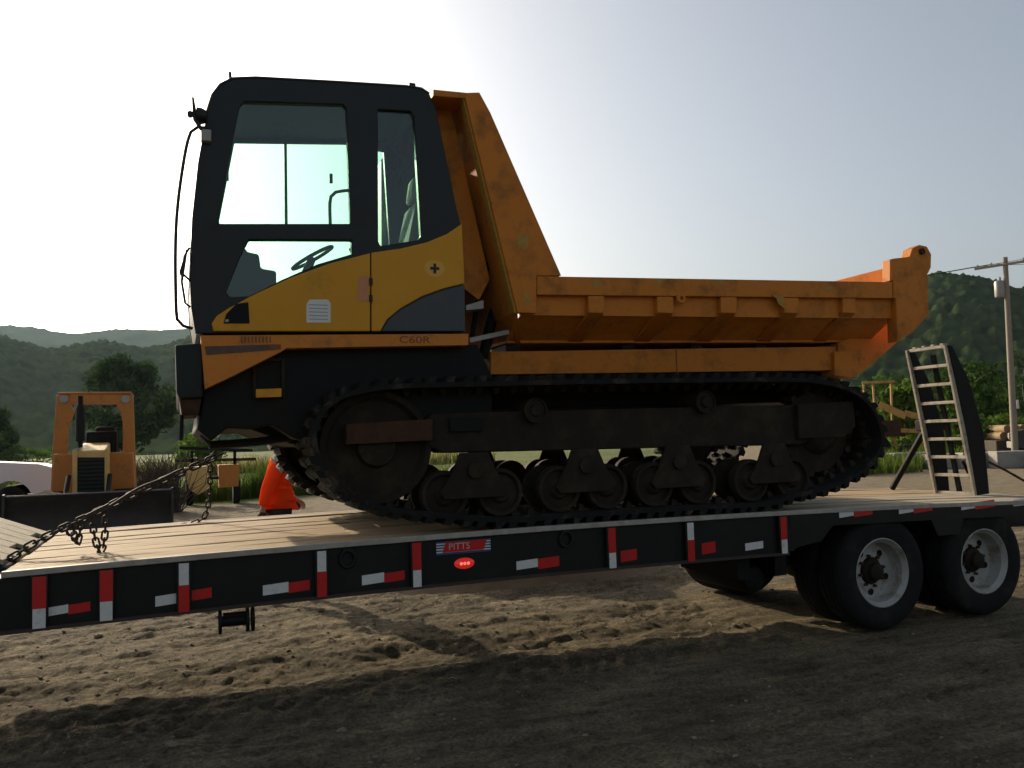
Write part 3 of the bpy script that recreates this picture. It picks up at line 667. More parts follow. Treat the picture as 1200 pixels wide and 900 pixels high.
def make_track(y0, y1):
    ym = (y0 + y1) / 2; s_ = 1 if y0 < 1.3 else -1
    tk = bpy.data.objects.new('track', None); COL.objects.link(tk); tk.parent = ca; tk.location = Vector((3.2, ym, 1.5)) - wloc(ca); tk.empty_display_size = .1
    n = len(path); mb = MB()
    for i in range(n):
        o_ = path[i] - norms[i] * LUG_H; q_ = o_ - norms[i] * BELT
        mb.v += [Vector((o_.x, y0, o_.z)), Vector((o_.x, y1, o_.z)), Vector((q_.x, y1, q_.z)), Vector((q_.x, y0, q_.z))]
    for i in range(n):
        j = (i + 1) % n
        for q in range(4): r_ = (q + 1) % 4; mb.f.append((4*i+q, 4*i+r_, 4*j+r_, 4*j+q))
    mb.build('belt', m_rub, tk, smooth=40)
    gd = MB()                                # drive lugs on the inner face
    for i in range(0, n, 4):
        q_ = path[i] - norms[i] * (LUG_H + BELT - .002); d = (path[(i+1) % n] - path[i-1]).normalized()
        for yc in (ym - .10, ym + .10):
            c8 = []
            for hgt, k in ((0, .030), (.05, .017)):
                for (sx, sy) in ((-1,-1),(1,-1),(1,1),(-1,1)): c8.append(q_ - norms[i] * hgt + d * (sx * k) + Vector((0, yc + sy * k * 1.2, 0)))
            gd.hexa(c8)
    gd.build('drive_lugs', m_mud, tk)['kind'] = 'stuff'
    for k in lug_idx:
        p = path[k] - norms[k] * (LUG_H - .001); d = (path[(k+1) % n] - path[k-1]).normalized()
        z = norms[k]; x = d; y = z.cross(x)
        rot = Matrix((x, y, z)).transposed().to_quaternion()
        link('tread_lug', lug_me, None, tk, (p.x, ym, p.z), smooth=0, rot=rot)
    # running gear (positions read off the outer face of the near track)
    yo = y0 if s_ > 0 else y1               # outer face
    A = lambda d: yo + s_ * d
    def G(px, py): return P(px, py, 0.15)
    # track frame
    fr = xz([(500,490),(508,484),(945,474),(962,482),(962,512),(940,521),(520,531),(500,522)], .18)
    MB().plate(fr, [], min(A(.14), A(.40)), max(A(.14), A(.40))).build('track_frame', m_mud, tk, bevel=.012)
    MB().plate(xz([(405,497),(507,491),(507,516),(405,521)], .13), [], min(A(.08), A(.15)), max(A(.08), A(.15))).build('idler_yoke', m_rust, tk, bevel=.008)
    MB().plate(xz([(527,490),(566,489),(566,505),(527,506)], .16), [], min(A(.115), A(.135)), max(A(.115), A(.135))).build('frame_plate', m_drk, tk, bevel=.004)
    MB().plate(xz([(935,474),(1000,470),(1003,500),(990,512),(936,514)], .13), [], min(A(.09), A(.15)), max(A(.09), A(.15))).build('drive_plate', m_mud, tk, bevel=.006)
    # idler and sprocket
    c = G(443, 524)
    MB().lathe((c.x, A(.13), c.z), (0, s_, 0), [(0.05,.0),(0.13,.0),(0.15,.05),(0.33,.06),(0.36,.02),(0.40,.02),(0.405,.08),(0.37,.09),(0.37,.22),(0.405,.23),(0.405,.29),(0.36,.29)], 40).build('idler_wheel', m_mud, tk, smooth=40)
    c = G(966, 506)
    sp_ = MB().lathe((c.x, A(.16), c.z), (0, s_, 0), [(0.0,-.05),(0.12,-.05),(0.16,-.02),(0.20,.04),(0.26,.05),(0.33,.06),(0.355,.06),(0.355,.16),(0.2,.17)], 40).build('sprocket', m_mud, tk, smooth=40)
    for k in range(14):
        q = k * 2 * math.pi / 14
        MB().cyl((c.x + .375 * math.cos(q), A(.28), c.z + .375 * math.sin(q)), (0,1,0), .032, .16, 10).build('sprocket_tooth', m_mud, sp_)
    # bottom rollers in pairs with their swing brackets
    prs = [((521,570),(586,568)), ((655,561),(711,559)), ((766,557),(817,555)), ((879,549),(928,546))]
    for a, b_ in prs:
        ca_, cb2 = G(*a), G(*b_); zr = max(deckz((ca_.x+cb2.x)/2) + LUG_H + BELT + .178, (ca_.z + cb2.z) / 2)
        zr = deckz((ca_.x+cb2.x)/2) + LUG_H + BELT + .185
        for q in (ca_, cb2):
            w_ = MB().lathe((q.x, A(.10), zr), (0, s_, 0), [(0.0,-.012),(0.06,-.012),(0.07,.0),(0.085,.02),(0.135,.028),(0.148,-.002),(0.172,-.004),(0.178,.01),(0.178,.07),(0.145,.085),(0.10,.09),(0.10,.25),(0.145,.255),(0.178,.27),(0.178,.33),(0.0,.33)], 36).build('roller', m_mud, tk, smooth=35)
        xm = (ca_.x + cb2.x) / 2; hw = (cb2.x - ca_.x) / 2
        MB().plate([(ca_.x - .02, zr - .03), (cb2.x + .02, zr - .03), (cb2.x + .05, zr + .02), (xm + .17, zr + .16), (xm + .11, zr + .30), (xm - .11, zr + .30), (xm - .17, zr + .16), (ca_.x - .05, zr + .02)], [], min(A(.055), A(.082)), max(A(.055), A(.082))).build('bogie_bracket', m_mud, tk, bevel=.006)
        MB().cyl((xm, A(.06), zr + .17), (0,1,0), .06, .06, 16).build('bogie_pin', m_mud, tk, bevel=.004)
    for a in ((627, 481), (826, 471)):
        q = G(*a); MB().lathe((q.x, A(.09), q.z), (0, s_, 0), [(0.0,-.01),(0.04,-.01),(0.05,.012),(0.08,.014),(0.085,.0),(0.095,.0),(0.095,.30),(0,.30)], 26).build('top_roller', m_mud, tk, smooth=35)
    return tk
make_track(YT0, YT1); make_track(MY - YT1, MY - YT0)

# --- chassis
Yc = 0.26
MB().plate(xz([(236,452),(300,425),(332,409),(560,404),(577,440),(578,520),(420,530),(345,514),(318,498),(292,503),(266,502),(247,517),(231,503),(237,470)], Yc), [], Yc, MY - Yc).build('front_body', m_drk, ca, bevel=.012)
MB().plate(xz([(560,440),(985,436),(985,470),(560,480)], .66), [], .66, MY - .66).build('main_frame', m_drk, ca, bevel=.01)
MB().plate(xz([(500,492),(560,490),(560,510),(500,512)], .66), [], .66, MY - .66).build('cross_tube', m_drk, ca)
MB().plate(xz([(820,482),(870,480),(870,505),(820,507)], .66), [], .66, MY - .66).build('cross_tube', m_drk, ca)
MB().plate(xz([(235,393),(549,391),(549,404.5),(336,408),(330,412),(272,441),(240,456)], .15), [], .15, .30).build('sill_rail', m_org2, ca, bevel=.008)
MB().plate(xz([(240,406),(322,403.5),(328,409),(310,411),(242,416)], .148), [], .1465, .1495).build('worn_decal', M('worn_decal', (0.10,0.055,0.035), .7, var=.4, scale=30), ca)
MB().plate(xz([(316,404),(329,403.5),(329,409),(318,410.5)], .1455), [], .1445, .1465).build('small_decal', m_dlet, ca)
for k in range(9):
    a = P(283 + k * 4.2, 394.2, .15); b_ = P(283 + k * 4.2, 401.5, .15)
    MB().box(a.x - .004, a.x + .004, .146, .15, b_.z, a.z).build('vent_slot', m_dlet, ca)
c = P(486, 398.5, .15); lettering('C60R', 0.070, (c.x, .148, c.z), m_dlet, ca, sx=1.45)
# recess with step in the black side
MB().plate(xz([(296,420),(334,419),(334,466),(296,467)], .24), [xz([(300,424),(330,423),(330,461),(300,462)], .24)], .235, .262).build('step_frame', m_mud, ca, bevel=.004)
MB().plate(xz([(300,456),(330,455),(330,465),(300,466)], .21), [], .21, .26).build('step', m_yel, ca, bevel=.004)
# nose box, bracket and tow rod
MB().plate(xz([(205,404),(238,402),(238,466),(210,467),(207,460)], .18), [], .18, MY - .18).build('nose_box', m_grn, ca, bevel=.012)
MB().plate(xz([(210,467.5),(236,467),(233,486),(213,487)], .22), [], .22, .95).build('nose_bracket', m_rust, ca, bevel=.008)
MB().tube([P(213,486,.3), P(212.5,500,.3), P(212,516,.3)], .014, 8).build('hanging_rod', m_drk, ca)
MB().box(-.02, .06, .24, .40, P(222,340,.3).z - 1.0 + .28, P(222,340,.3).z - 1.0 + .30).build('rod_bracket', m_drk, ca) if False else None
MB().tube([P(250,502,.5), P(238,512,.5), P(246,522,.5), P(300,518,.5), P(345,512,.5)], .03, 8).build('tow_bar', m_drk, ca)
MB().plate(xz([(285,500),(362,503),(362,524),(340,520),(318,512)], .5), [], .5, MY - .5).build('belly_plate', m_drk, ca, bevel=.01)

# --- cab: hollow shell with openings on both sides
YC0, YC1 = 0.15, 1.20
cab_out = [(229,391),(224,360),(222,325),(225,255),(232,190),(242,135),(250,110),(259,98),(273,91),(300,90),(400,95.5),(480,100.5),(494,103),(503,109),(511,127),(522,180),(534,238),(541,268),(545,389)]
win_up = [(286,119),(402,122.5),(406,127),(410.5,262),(257,262),(257,256),(268,190),(281,124)]
win_lo = [(292,281),(412,281.5),(412.5,297.5),(372,309.5),(330,328),(292,347),(270,348),(265,343),(280,305)]
win_re = [(443,128),(481,130.5),(485,136),(493.5,277),(490,281),(446,288),(443.5,283)]
cabn = MB().plate(xz(cab_out, YC0), [xz(win_up, YC0), xz(win_lo, YC0), xz(win_re, YC0)], YC0, YC0 + .06)
cabw = cabn.build('cab_side', m_blk, ca, bevel=.008)
# far side: same outline, taller windows
cabf_out = xz(cab_out, YC0)
far_up = xz([(286,108),(464,114),(470,300),(400,305),(330,330),(296,352),(272,352),(256,262)], YC0); far_re = xz([(474,122),(486,124),(497,292),(480,296)], YC0)
far_ = MB().plate(cabf_out, [far_up, far_re], YC1 - .05, YC1).build('cab_side', m_blk, ca, bevel=.006)
q = P(338, 190, YC0); q2 = P(334, 263, YC0)
MB().box(q.x + .09, q.x + .114, YC1 - .045, YC1 - .005, P(338,274,YC1).z, P(338,109,YC0).z).build('window_bar', m_blk, ca)
for nm, poly, y in (('window_pane', win_up, YC0 + .028), ('window_pane', win_lo, YC0 + .028), ('window_pane', win_re, YC0 + .028)):
    cx_ = sum(p[0] for p in poly) / len(poly); cy_ = sum(p[1] for p in poly) / len(poly)
    MB().plate(xz([(cx_ + (a - cx_) * 1.012, cy_ + (b - cy_) * 1.012) for a, b in poly], YC0), [], y, y + .005).build(nm, m_glass, ca)
for poly in (far_up, far_re): MB().plate(poly, [], YC1 - .028, YC1 - .023).build('window_pane', m_glass, ca)
# shell panels following the outline: roof, windscreen posts, back
def strip(i0, i1, y0, y1, th, name, mat, inset=0):
    pts = cabf_out[i0:i1 + 1]; mb = MB(); n = len(pts); k0 = len(mb.v)
    ctr = Vector((sum(p[0] for p in cabf_out) / len(cabf_out), 0, sum(p[1] for p in cabf_out) / len(cabf_out)))
    for i, (x, z) in enumerate(pts):
        d = Vector((pts[min(i+1, n-1)][0] - pts[max(i-1, 0)][0], 0, pts[min(i+1, n-1)][1] - pts[max(i-1, 0)][1])).normalized()
        nn = Vector((d.z, 0, -d.x)); 
        if nn.dot(ctr - Vector((x, 0, z))) < 0: nn = -nn
        a = Vector((x, 0, z)) + nn * .006; b_ = a + nn * th
        mb.v += [Vector((a.x, y0, a.z)), Vector((a.x, y1, a.z)), Vector((b_.x, y1, b_.z)), Vector((b_.x, y0, b_.z))]
    for i in range(n - 1):
        for q in range(4): r_ = (q+1) % 4; mb.f.append((4*i+q, 4*i+r_, 4*(i+1)+r_, 4*(i+1)+q))
    mb.f += [(0,1,2,3), (4*(n-1)+3, 4*(n-1)+2, 4*(n-1)+1, 4*(n-1))]
    return mb.build(name, mat, ca)
strip(6, 13, YC0 + .06, YC1 - .05, .07, 'roof', m_blk)
strip(0, 2, YC0 + .06, YC1 - .05, .05, 'front_panel', m_blk)
strip(2, 6, YC0 + .06, YC0 + .14, .05, 'windscreen_post', m_blk); strip(2, 6, YC1 - .13, YC1 - .05, .05, 'windscreen_post', m_blk)
strip(2, 6, YC0 + .14, YC1 - .13, .008, 'windscreen', m_glass)
strip(17, 18, YC0 + .06, YC1 - .05, .05, 'rear_panel', m_blk)
strip(13, 17, YC0 + .06, YC0 + .16, .05, 'rear_post', m_blk); strip(13, 17, YC1 - .15, YC1 - .05, .05, 'rear_post', m_blk)
strip(13, 17, YC0 + .16, YC1 - .15, .008, 'rear_window', m_glass)
fl = P(300, 385, YC0).z
MB().box(P(235,385,YC0).x + .02, P(543,385,YC0).x - .06, YC0 + .06, YC1 - .05, fl - .06, fl).build('cab_floor', m_inner, ca)
# rounded roof edge bead and roof marker
MB().tube([Vector((x, YC0 + .012, z - .006)) for x, z in cabf_out[5:14]], .016, 8).build('roof_bead', m_blk, ca)
a = P(270, 92, .25); MB().tube([a, a + Vector((-.003, 0, .045))], .010, 8).build('roof_stub', m_blk, ca)
a = P(483, 102, .25); MB().box(a.x - .03, a.x + .02, .22, .30, a.z - .02, a.z + .022).build('roof_stub', m_blk, ca, bevel=.008)
# yellow lower panels
low = [(250,388),(248,379),(254,370),(268,361),(300,344),(340,325.5),(385,309),(434,296.5),(434,388)]
MB().plate(xz(low, .13), [], .132, .149).build('door_panel', m_yel, ca, bevel=.006)
rear = [(435.2,296),(470,291),(500,284),(524,274),(541.5,262),(544.8,332),(520,338),(495,347),(470,361),(454,374),(446,388),(435.2,388)]
MB().plate(xz(rear, .13), [], .132, .149).build('rear_panel', m_yel, ca, bevel=.006)
MB().plate(xz([(447.5,388),(455,375),(471,362),(496,348.5),(521,339.5),(544.9,333.5),(545.2,388)], .13), [], .134, .149).build('lower_inset', m_gry, ca, bevel=.005)
MB().plate(xz([(262,379),(265,368),(277,356),(291,354),(292.5,379)], .128), [], .126, .1315).build('door_handle_recess', m_drk, ca, bevel=.003)
MB().plate(xz([(264,377.5),(268,377),(268,374),(264,374.5)], .124), [], .123, .126).build('door_lock', m_galv, ca)
for pts in ([(359,378),(359,356),(363,351),(384,351),(387.5,355),(387.5,378)],):
    sh = MB().plate(xz(pts, .130), [], .1296, .1316).build('notice_sheet', m_wht, ca)
    for k in range(5):
        a = P(362, 357 + k * 4.2, .129); b_ = P(384.5, 357 + k * 4.2, .129)
        MB().box(a.x, b_.x, .1288, .1296, a.z - .003, a.z + .003).build('ruled_line', m_galv, sh)
MB().plate(xz([(420,324),(432,323.5),(432,353),(420,353)], .130), [], .1300, .1316).build('small_sticker', M('sticker', (.52,.20,.08), .5), ca)
for px, py in ((434.6, 330), (434.6, 350)):
    a = P(px, py, .13); MB().cyl((a.x, .128, a.z), (0,0,1), .012, .05, 10).build('door_hinge', m_blk, ca)
MB().plate(xz([(434.1,297),(435.1,297),(435.4,388),(434.2,388)], .131), [], .1335, .149).build('door_gap', m_drk, ca)
c = P(509.5, 314.5, .13)
em = MB().lathe((c.x, .1318, c.z), (0,-1,0), [(0.062,0),(0.062,.0008)], 28).warp(lambda v: (c.x + (v.x - c.x) * 1.25, v.y, v.z)).build('round_sticker', M('pale_yellow', (.64,.33,.03), .5), ca)
MB().box(c.x - .034, c.x + .034, .1285, .1308, c.z - .010, c.z + .010).build('cross_bar', m_blk, em); MB().box(c.x - .010, c.x + .010, .1275, .1284, c.z - .036, c.z + .036).build('cross_bar', m_blk, em)
# grab rail, mirror stalk, lamps at the front corner
MB().tube(smooth_path([P(*q, .14) for q in [(243,150),(228,150),(220,165),(212,210),(207,255),(205.5,300),(206,345),(207,370),(211,380),(226,385)]], .06), .011, 8).build('grab_rail', m_blk, ca)
MB().tube([P(*q, .10) for q in [(236,152),(229,140),(226,114)]], [.012,.016,.007], 8).build('mirror_stalk', m_blk, ca)
a = P(234, 136, .12); MB().lathe(a, (-1,.1,.1), [(0.0,-.05),(0.04,-.045),(0.055,-.01),(0.055,.02),(0.0,.022)], 18).build('work_lamp', m_blk, ca)
a = P(223, 134, .12); MB().lathe(a, (0,1,0), [(0.0,-.02),(0.02,-.015),(0.02,.015),(0,.02)], 12).build('stalk_knob', m_blk, ca)
a = P(241, 158, .13); MB().box(a.x - .03, a.x + .035, .10, .16, a.z - .05, a.z + .03).build('lamp_bracket', m_galv, ca, bevel=.006)
MB().tube([P(*q, .14) for q in [(222,290),(216,300),(213,330),(217,355),(223,360)]], .008, 8).build('wiper_hose', m_blk, ca)
MB().plate(xz([(210,318),(218,292),(220,292),(215,326)], .1), [], .1, .19).build('side_mirror', m_blk, ca, bevel=.004)
MB().tube([P(211,318,.14), P(224,330,.16)], .008, 8).build('mirror_arm', m_blk, ca)
MB().tube(smooth_path([P(*q, .22) for q in [(387,262),(386.5,240),(388,230),(394,225),(409,223)]], .05), .012, 8).build('inner_grab_bar', m_blk, ca)
for px, py in ((266, 206), (388, 209)):
    a = P(px, py, YC0 + .04); MB().box(a.x - .012, a.x + .012, YC0 + .034, YC0 + .055, a.z - .035, a.z + .035).build('window_latch', m_blk, ca, bevel=.006)
# seat, levers and console inside
s0 = P(462, 285, .5); sx = s0.x
st_ = MB().hexa([(sx-.35, .42, fl+.42), (sx+.12, .42, fl+.40), (sx+.12, .92, fl+.40), (sx-.35, .92, fl+.42), (sx-.36, .44, fl+.54), (sx+.12, .44, fl+.52), (sx+.12, .90, fl+.52), (sx-.36, .90, fl+.54)]).build('seat_cushion', m_inner, ca, bevel=.03)
MB().hexa([(sx+.05, .44, fl+.48), (sx+.17, .44, fl+.48), (sx+.17, .90, fl+.48), (sx+.05, .90, fl+.48), (sx+.18, .47, fl+1.08), (sx+.28, .47, fl+1.08), (sx+.28, .87, fl+1.08), (sx+.18, .87, fl+1.08)]).build('seat_back', m_inner, ca, bevel=.03)
MB().hexa([(sx+.16, .56, fl+1.10), (sx+.27, .56, fl+1.10), (sx+.27, .78, fl+1.10), (sx+.16, .78, fl+1.10), (sx+.19, .57, fl+1.30), (sx+.27, .57, fl+1.30), (sx+.27, .77, fl+1.30), (sx+.19, .77, fl+1.30)]).build('head_rest', M('pale_cloth', (.35,.33,.26), .8), ca, bevel=.03)
MB().hexa([(sx-.25, .45, fl), (sx+.05, .45, fl), (sx+.05, .88, fl), (sx-.25, .88, fl), (sx-.25, .45, fl+.42), (sx+.05, .45, fl+.42), (sx+.05, .88, fl+.42), (sx-.25, .88, fl+.42)]).build('seat_base', m_inner, ca)
cx0 = P(305, 330, .7).x
MB().plate(xz([(254,356),(261,298),(286,294),(288,299),(302,302),(304,318),(322,321),(322,340),(310,356)], .62), [], .5, .98).build('dash_console', m_inner, ca, bevel=.02)
for (sgn, tilt) in ((1, .16),):
    c = Vector((cx0 + .38, .68, fl + .62)); ax = Vector((-.5, 0, .85)).normalized(); u = ax.orthogonal().normalized(); w = ax.cross(u)
    MB().tube([c + u * (.17 * math.cos(k*math.pi/12)) + w * (.17 * math.sin(k*math.pi/12)) for k in range(24)], .014, 8, closed=True).build('steering_wheel', m_inner, ca)
    MB().tube([(cx0 - .0, .68, fl + .02), (cx0 + .26, .68, fl + .34), tuple(c)], [.05,.04,.03], 10).build('steering_column', m_inner, ca)
MB().tube([(sx-.25, .38, fl+.1), (sx-.3, .38, fl+.5), (sx-.36, .38, fl+.64)], .014, 8).build('control_lever', m_inner, ca)
MB().plate([(sx-.5, fl+.02), (sx-.1, fl+.02), (sx-.05, fl+.50), (sx-.32, fl+.56), (sx-.46, fl+.40)], [], .26, .38).build('arm_console', m_inner, ca, bevel=.02)
# engine cover beside the cab on the far side
hx0, hx1 = P(240, 385, .15).x, P(545, 385, .15).x
MB().hexa([(hx0, YC1+.04, 2.2), (hx1, YC1+.04, 2.2), (hx1, MY-.2, 2.2), (hx0, MY-.2, 2.2), (hx0, YC1+.04, 2.62), (hx1, YC1+.04, 2.80), (hx1, MY-.2, 2.78), (hx0, MY-.2, 2.60)]).build('engine_cover', m_yel, ca, bevel=.03)

# added block behind the far side of the cab, shading the headboard
MB().hexa([(1.62, YC1+.05, 2.7), (1.97, YC1+.05, 2.7), (1.97, MY-.22, 2.7), (1.62, MY-.22, 2.7), (1.64, YC1+.05, 4.22), (1.95, YC1+.05, 4.22), (1.95, MY-.26, 4.22), (1.64, MY-.26, 4.22)]).build('added_shade_block', m_gry, ca, bevel=.03)

# --- dump body
YB = 0.11
def both(fn):
    for s_ in (0, 1): fn(lambda y: y if s_ == 0 else MY - y)
def bplate(poly, y0, y1, name, mat, bev=.006, Yp=YB):
    for f in (lambda y: y, lambda y: MY - y):
        a, b_ = sorted((f(y0), f(y1))); MB().plate(xz(poly, Yp), [], a, b_).build(name, mat, db, bevel=bev)
db = bpy.data.objects.new('dump_body', None); COL.objects.link(db); db.parent = ca; db.location = Vector((4.2, 1.32, 2.5)) - wloc(ca); db.empty_display_size = .1
bplate([(544,108.5),(562,108),(575,132),(658,323),(629,323),(629,367),(606.5,366.5)], YB, YB + .06, 'side_wing', m_org)
bplate([(629.5,323.5),(1046,330.5),(1046,349.5),(629.5,345.5)], YB, YB + .10, 'top_rail', m_org)
ribs = [(690,708),(770.5,789.5),(845,863.5),(919,936),(988,1003)]
RZ = lambda px: 345.5 + (px - 629) * .0096
for a, b_ in ribs:
    bplate([(a, RZ(a) + .6), (b_, RZ(b_) + .6), (b_, 367), (a, 366.5)], YB + .002, YB + .10, 'stake_rib', m_org, .005)
    xa, xb = P(a, 367, YB).x, P(b_, 367, YB).x; z0 = P(a, 367, YB).z; z1 = P(a, 403, .55).z
    for f in (lambda y: y, lambda y: MY - y):
        MB().hexa([(xa, f(.52), z1), (xb, f(.52), z1), (xb, f(.68), z1), (xa, f(.68), z1), (xa, f(YB+.004), z0), (xb, f(YB+.004), z0), (xb, f(YB+.13), z0), (xa, f(YB+.13), z0)]).build('slant_rib', m_org, db, bevel=.005)
bplate([(620,344),(1050,348),(1050,372),(612,368)], YB + .055, YB + .068, 'side_panel', m_org, 0)
# sloping lower side, floor
p0, p1 = P(612, 368, YB + .06), P(1050, 370, YB + .06)
zf0, zf1 = P(600, 400, .55).z, P(1050, 400, .55).z
for f in (lambda y: y, lambda y: MY - y):
    MB().hexa([(p0.x, f(.50), zf0), (p1.x, f(.50), zf1), (p1.x, f(.52), zf1+.02), (p0.x, f(.52), zf0+.02), (p0.x, f(YB+.06), p0.z), (p1.x, f(YB+.06), p1.z), (p1.x, f(YB+.08), p1.z+.01), (p0.x, f(YB+.08), p0.z+.01)]).build('lower_side', m_org, db)
MB().hexa([(p0.x, .50, zf0-.02), (p1.x, .50, zf1-.02), (p1.x, MY-.50, zf1-.02), (p0.x, MY-.50, zf0-.02), (p0.x, .50, zf0), (p1.x, .50, zf1), (p1.x, MY-.50, zf1), (p0.x, MY-.50, zf0)]).build('bed_floor', m_org, db)
# dark underside beams between the ribs
for px in (600, 735, 815, 890, 965):
    a = P(px, 405, .55); MB().box(a.x - .06, a.x + .06, .53, MY - .53, a.z - .10, a.z + .0).build('floor_cross_beam', m_drk, db)
# headboard and cab guard
h0 = P(548, 110, YB); h1 = P(606, 366, YB); h2 = P(603, 402, .55)
def hb(y): return [(h0.x, y, h0.z), (h1.x + .01, y, h1.z)]
MB().hexa([(h1.x - .01, YB + .06, h1.z), (h1.x + .02, YB + .06, h1.z), (h1.x + .02, MY - YB - .06, h1.z), (h1.x - .01, MY - YB - .06, h1.z), (h0.x - .01, YB + .06, h0.z), (h0.x + .02, YB + .06, h0.z), (h0.x + .02, MY - YB - .06, h0.z), (h0.x - .01, MY - YB - .06, h0.z)]).build('headboard', m_org, db)
MB().hexa([(h2.x - .01, .5, zf0 - .02), (h2.x + .03, .5, zf0 - .02), (h2.x + .03, MY - .5, zf0 - .02), (h2.x - .01, MY - .5, zf0 - .02), (h1.x - .01, YB + .065, h1.z), (h1.x + .03, YB + .065, h1.z), (h1.x + .03, MY - YB - .065, h1.z), (h1.x - .01, MY - YB - .065, h1.z)]).build('headboard_foot', m_org, db)
g0 = P(508, 104.5, YB); g1 = P(544, 108, YB)
MB().hexa([(g0.x, YB, g0.z - .05), (g1.x + .02, YB, g1.z - .045), (g1.x + .02, MY - YB, g1.z - .045), (g0.x, MY - YB, g0.z - .05), (g0.x, YB, g0.z), (g1.x + .02, YB, g1.z), (g1.x + .02, MY - YB, g1.z), (g0.x, MY - YB, g0.z)]).build('cab_guard', m_org, db, bevel=.006)
bplate([(542.6,111),(544.5,111),(607,366),(604,366)], YB + .02, YB + .10, 'wing_flange', m_scuff, .003)
bplate([(508.5,112),(541,113),(588,320),(575,345),(556,330),(545,270),(530,190)], YB + .26, YB + .30, 'guard_web', m_org, .004)
# scuffs of bare olive primer
for px, py, sx_, sz in ((613,283,.06,.075),(700,333,.07,.032),(772,330,.05,.03),(842,331,.05,.03),(971,338,.06,.03),(1070,312,.035,.06),(617,350,.035,.06)):
    a = P(px, py, YB); rnd = random.Random(px); pts = []
    for k in range(11):
        q = k * 2 * math.pi / 11; rr = rnd.uniform(.55, 1.1); pts.append((a.x + sx_ * rr * math.cos(q), a.z + sz * rr * math.sin(q)))
    MB().plate(pts, [], YB - .0015, YB - .0005).build('paint_scuff', m_scuff, db)
# bent corner and small lug on rail
a = P(797, 350, YB); MB().lathe((a.x, YB - .012, a.z), (0,-1,0), [(0.035,-.012),(0.045,.0),(0.038,.012),(0.018,.012),(0.016,-.01)], 18).build('rail_lug', m_org, db)
MB().plate(xz([(904,346),(918,347),(919,362),(911,356),(909,350)], YB), [], YB - .012, YB - .002).build('bent_bracket', m_scuff, db, bevel=.003)
# tail post with hinge hook
bplate([(1046.5,303),(1066,301),(1069,291),(1077,287),(1086,289),(1091,298),(1090.5,314),(1086.5,322),(1088,369),(1070,389),(1051,401),(1049.5,349.5),(1046.5,349.5)], YB - .006, YB + .11, 'tail_post', m_org, .008)
bplate([(1043,304),(1047,303),(1047,328),(1043,329)], YB + .0, YB + .09, 'post_flange', m_wht if False else m_org2, .003)
a = P(1079, 295, YB); 
for y in (YB - .012, MY - YB + .012): MB().cyl((a.x, y, a.z), (0,1,0), .030, .03, 16).build('hinge_pin', m_rust, db)
tp0, tp1 = P(1066, 306, YB), P(1088, 369, YB); tb = P(1055, 398, .5)
MB().hexa([(tp1.x - .06, YB + .11, tp1.z), (tp1.x - .02, YB + .11, tp1.z), (tp1.x - .02, MY - YB - .11, tp1.z), (tp1.x - .06, MY - YB - .11, tp1.z), (tp0.x + .02, YB + .11, tp0.z), (tp0.x + .06, YB + .11, tp0.z), (tp0.x + .06, MY - YB - .11, tp0.z), (tp0.x + .02, MY - YB - .11, tp0.z)]).build('tailgate', m_org, db, bevel=.006)
MB().plate(xz([(1051,372),(1086,371),(1055,400),(1012,437),(985,437),(985,402)], .45), [], .48, MY - .48).build('tail_floor', m_org, db)
# sub-frame under the body
for f in (lambda y: y, lambda y: MY - y):
    a, b_ = sorted((f(.50), f(.62))); MB().plate(xz([(575,412),(980,406),(980,434),(575,439)], .50), [], a, b_).build('body_sub_frame', m_org, db, bevel=.006)
    a, b_ = sorted((f(.46), f(.64))); MB().plate(xz([(978,412),(1005,410),(1004,443),(978,440)], .46), [], a, b_).build('hinge_bracket', m_org, db, bevel=.006)
a = P(792, 408, .5); b_ = P(792, 437, .5)
MB().box(a.x - .006, a.x + .006, .4975, .5005, b_.z, a.z).build('weld_seam', m_dlet, db)
# hoist rods and hoses in the gap behind the cab
MB().tube([P(*q, .45) for q in [(553,395),(560,350),(575,300)]], .02, 8).build('hydraulic_hose', m_drk, ca)
MB().tube([P(*q, .6) for q in [(566,420),(575,380),(590,330)]], .045, 12).build('hoist_cylinder', m_drk, ca)
MB().bar(P(549,399,.24), P(595,389,.40), .035, .035).build('prop_rod', m_galv, ca)
MB().plate(xz([(545,358),(566,352),(566,362),(545,364)], .3), [], .28, .5).build('rear_bracket', m_galv, ca, bevel=.004)

# ---------------------------------------------------------------- dirt heap behind the trailer
hv = []; hf = []; nx, ny = 56, 40
for j in range(ny):
    for i in range(nx):
        x = lerp(1.75, 6.8, i/(nx-1)); y = lerp(3.0, 6.6, j/(ny-1)); u = (x - 4.2) / 2.35; v = (y - 4.95) / 1.45
        r = math.hypot(u, v); h = 1.18 * max(0, 1 - r) ** 0.8 * (1 + .25 * noise.noise((x*1.1, y*1.1, 2))) + .05 * noise.noise((x*4, y*4, 1)) * max(0, 1.1 - r)
        hv.append((x, y, h - .035))
for j in range(ny-1):
    for i in range(nx-1): hf.append((j*nx+i, j*nx+i+1, (j+1)*nx+i+1, (j+1)*nx+i))
me = bpy.data.meshes.new('dirt_heap'); me.from_pydata(hv, [], hf); me.update(); me.shade_smooth()
tag(link('dirt_heap', me, M('heap_soil', (.19,.145,.09), .95, var=.35, scale=3, bump=.6, bscale=25), None, (0,0,0), smooth=0), 'low heap of brown soil behind the carrier tracks', kind='structure'); me.shade_smooth()

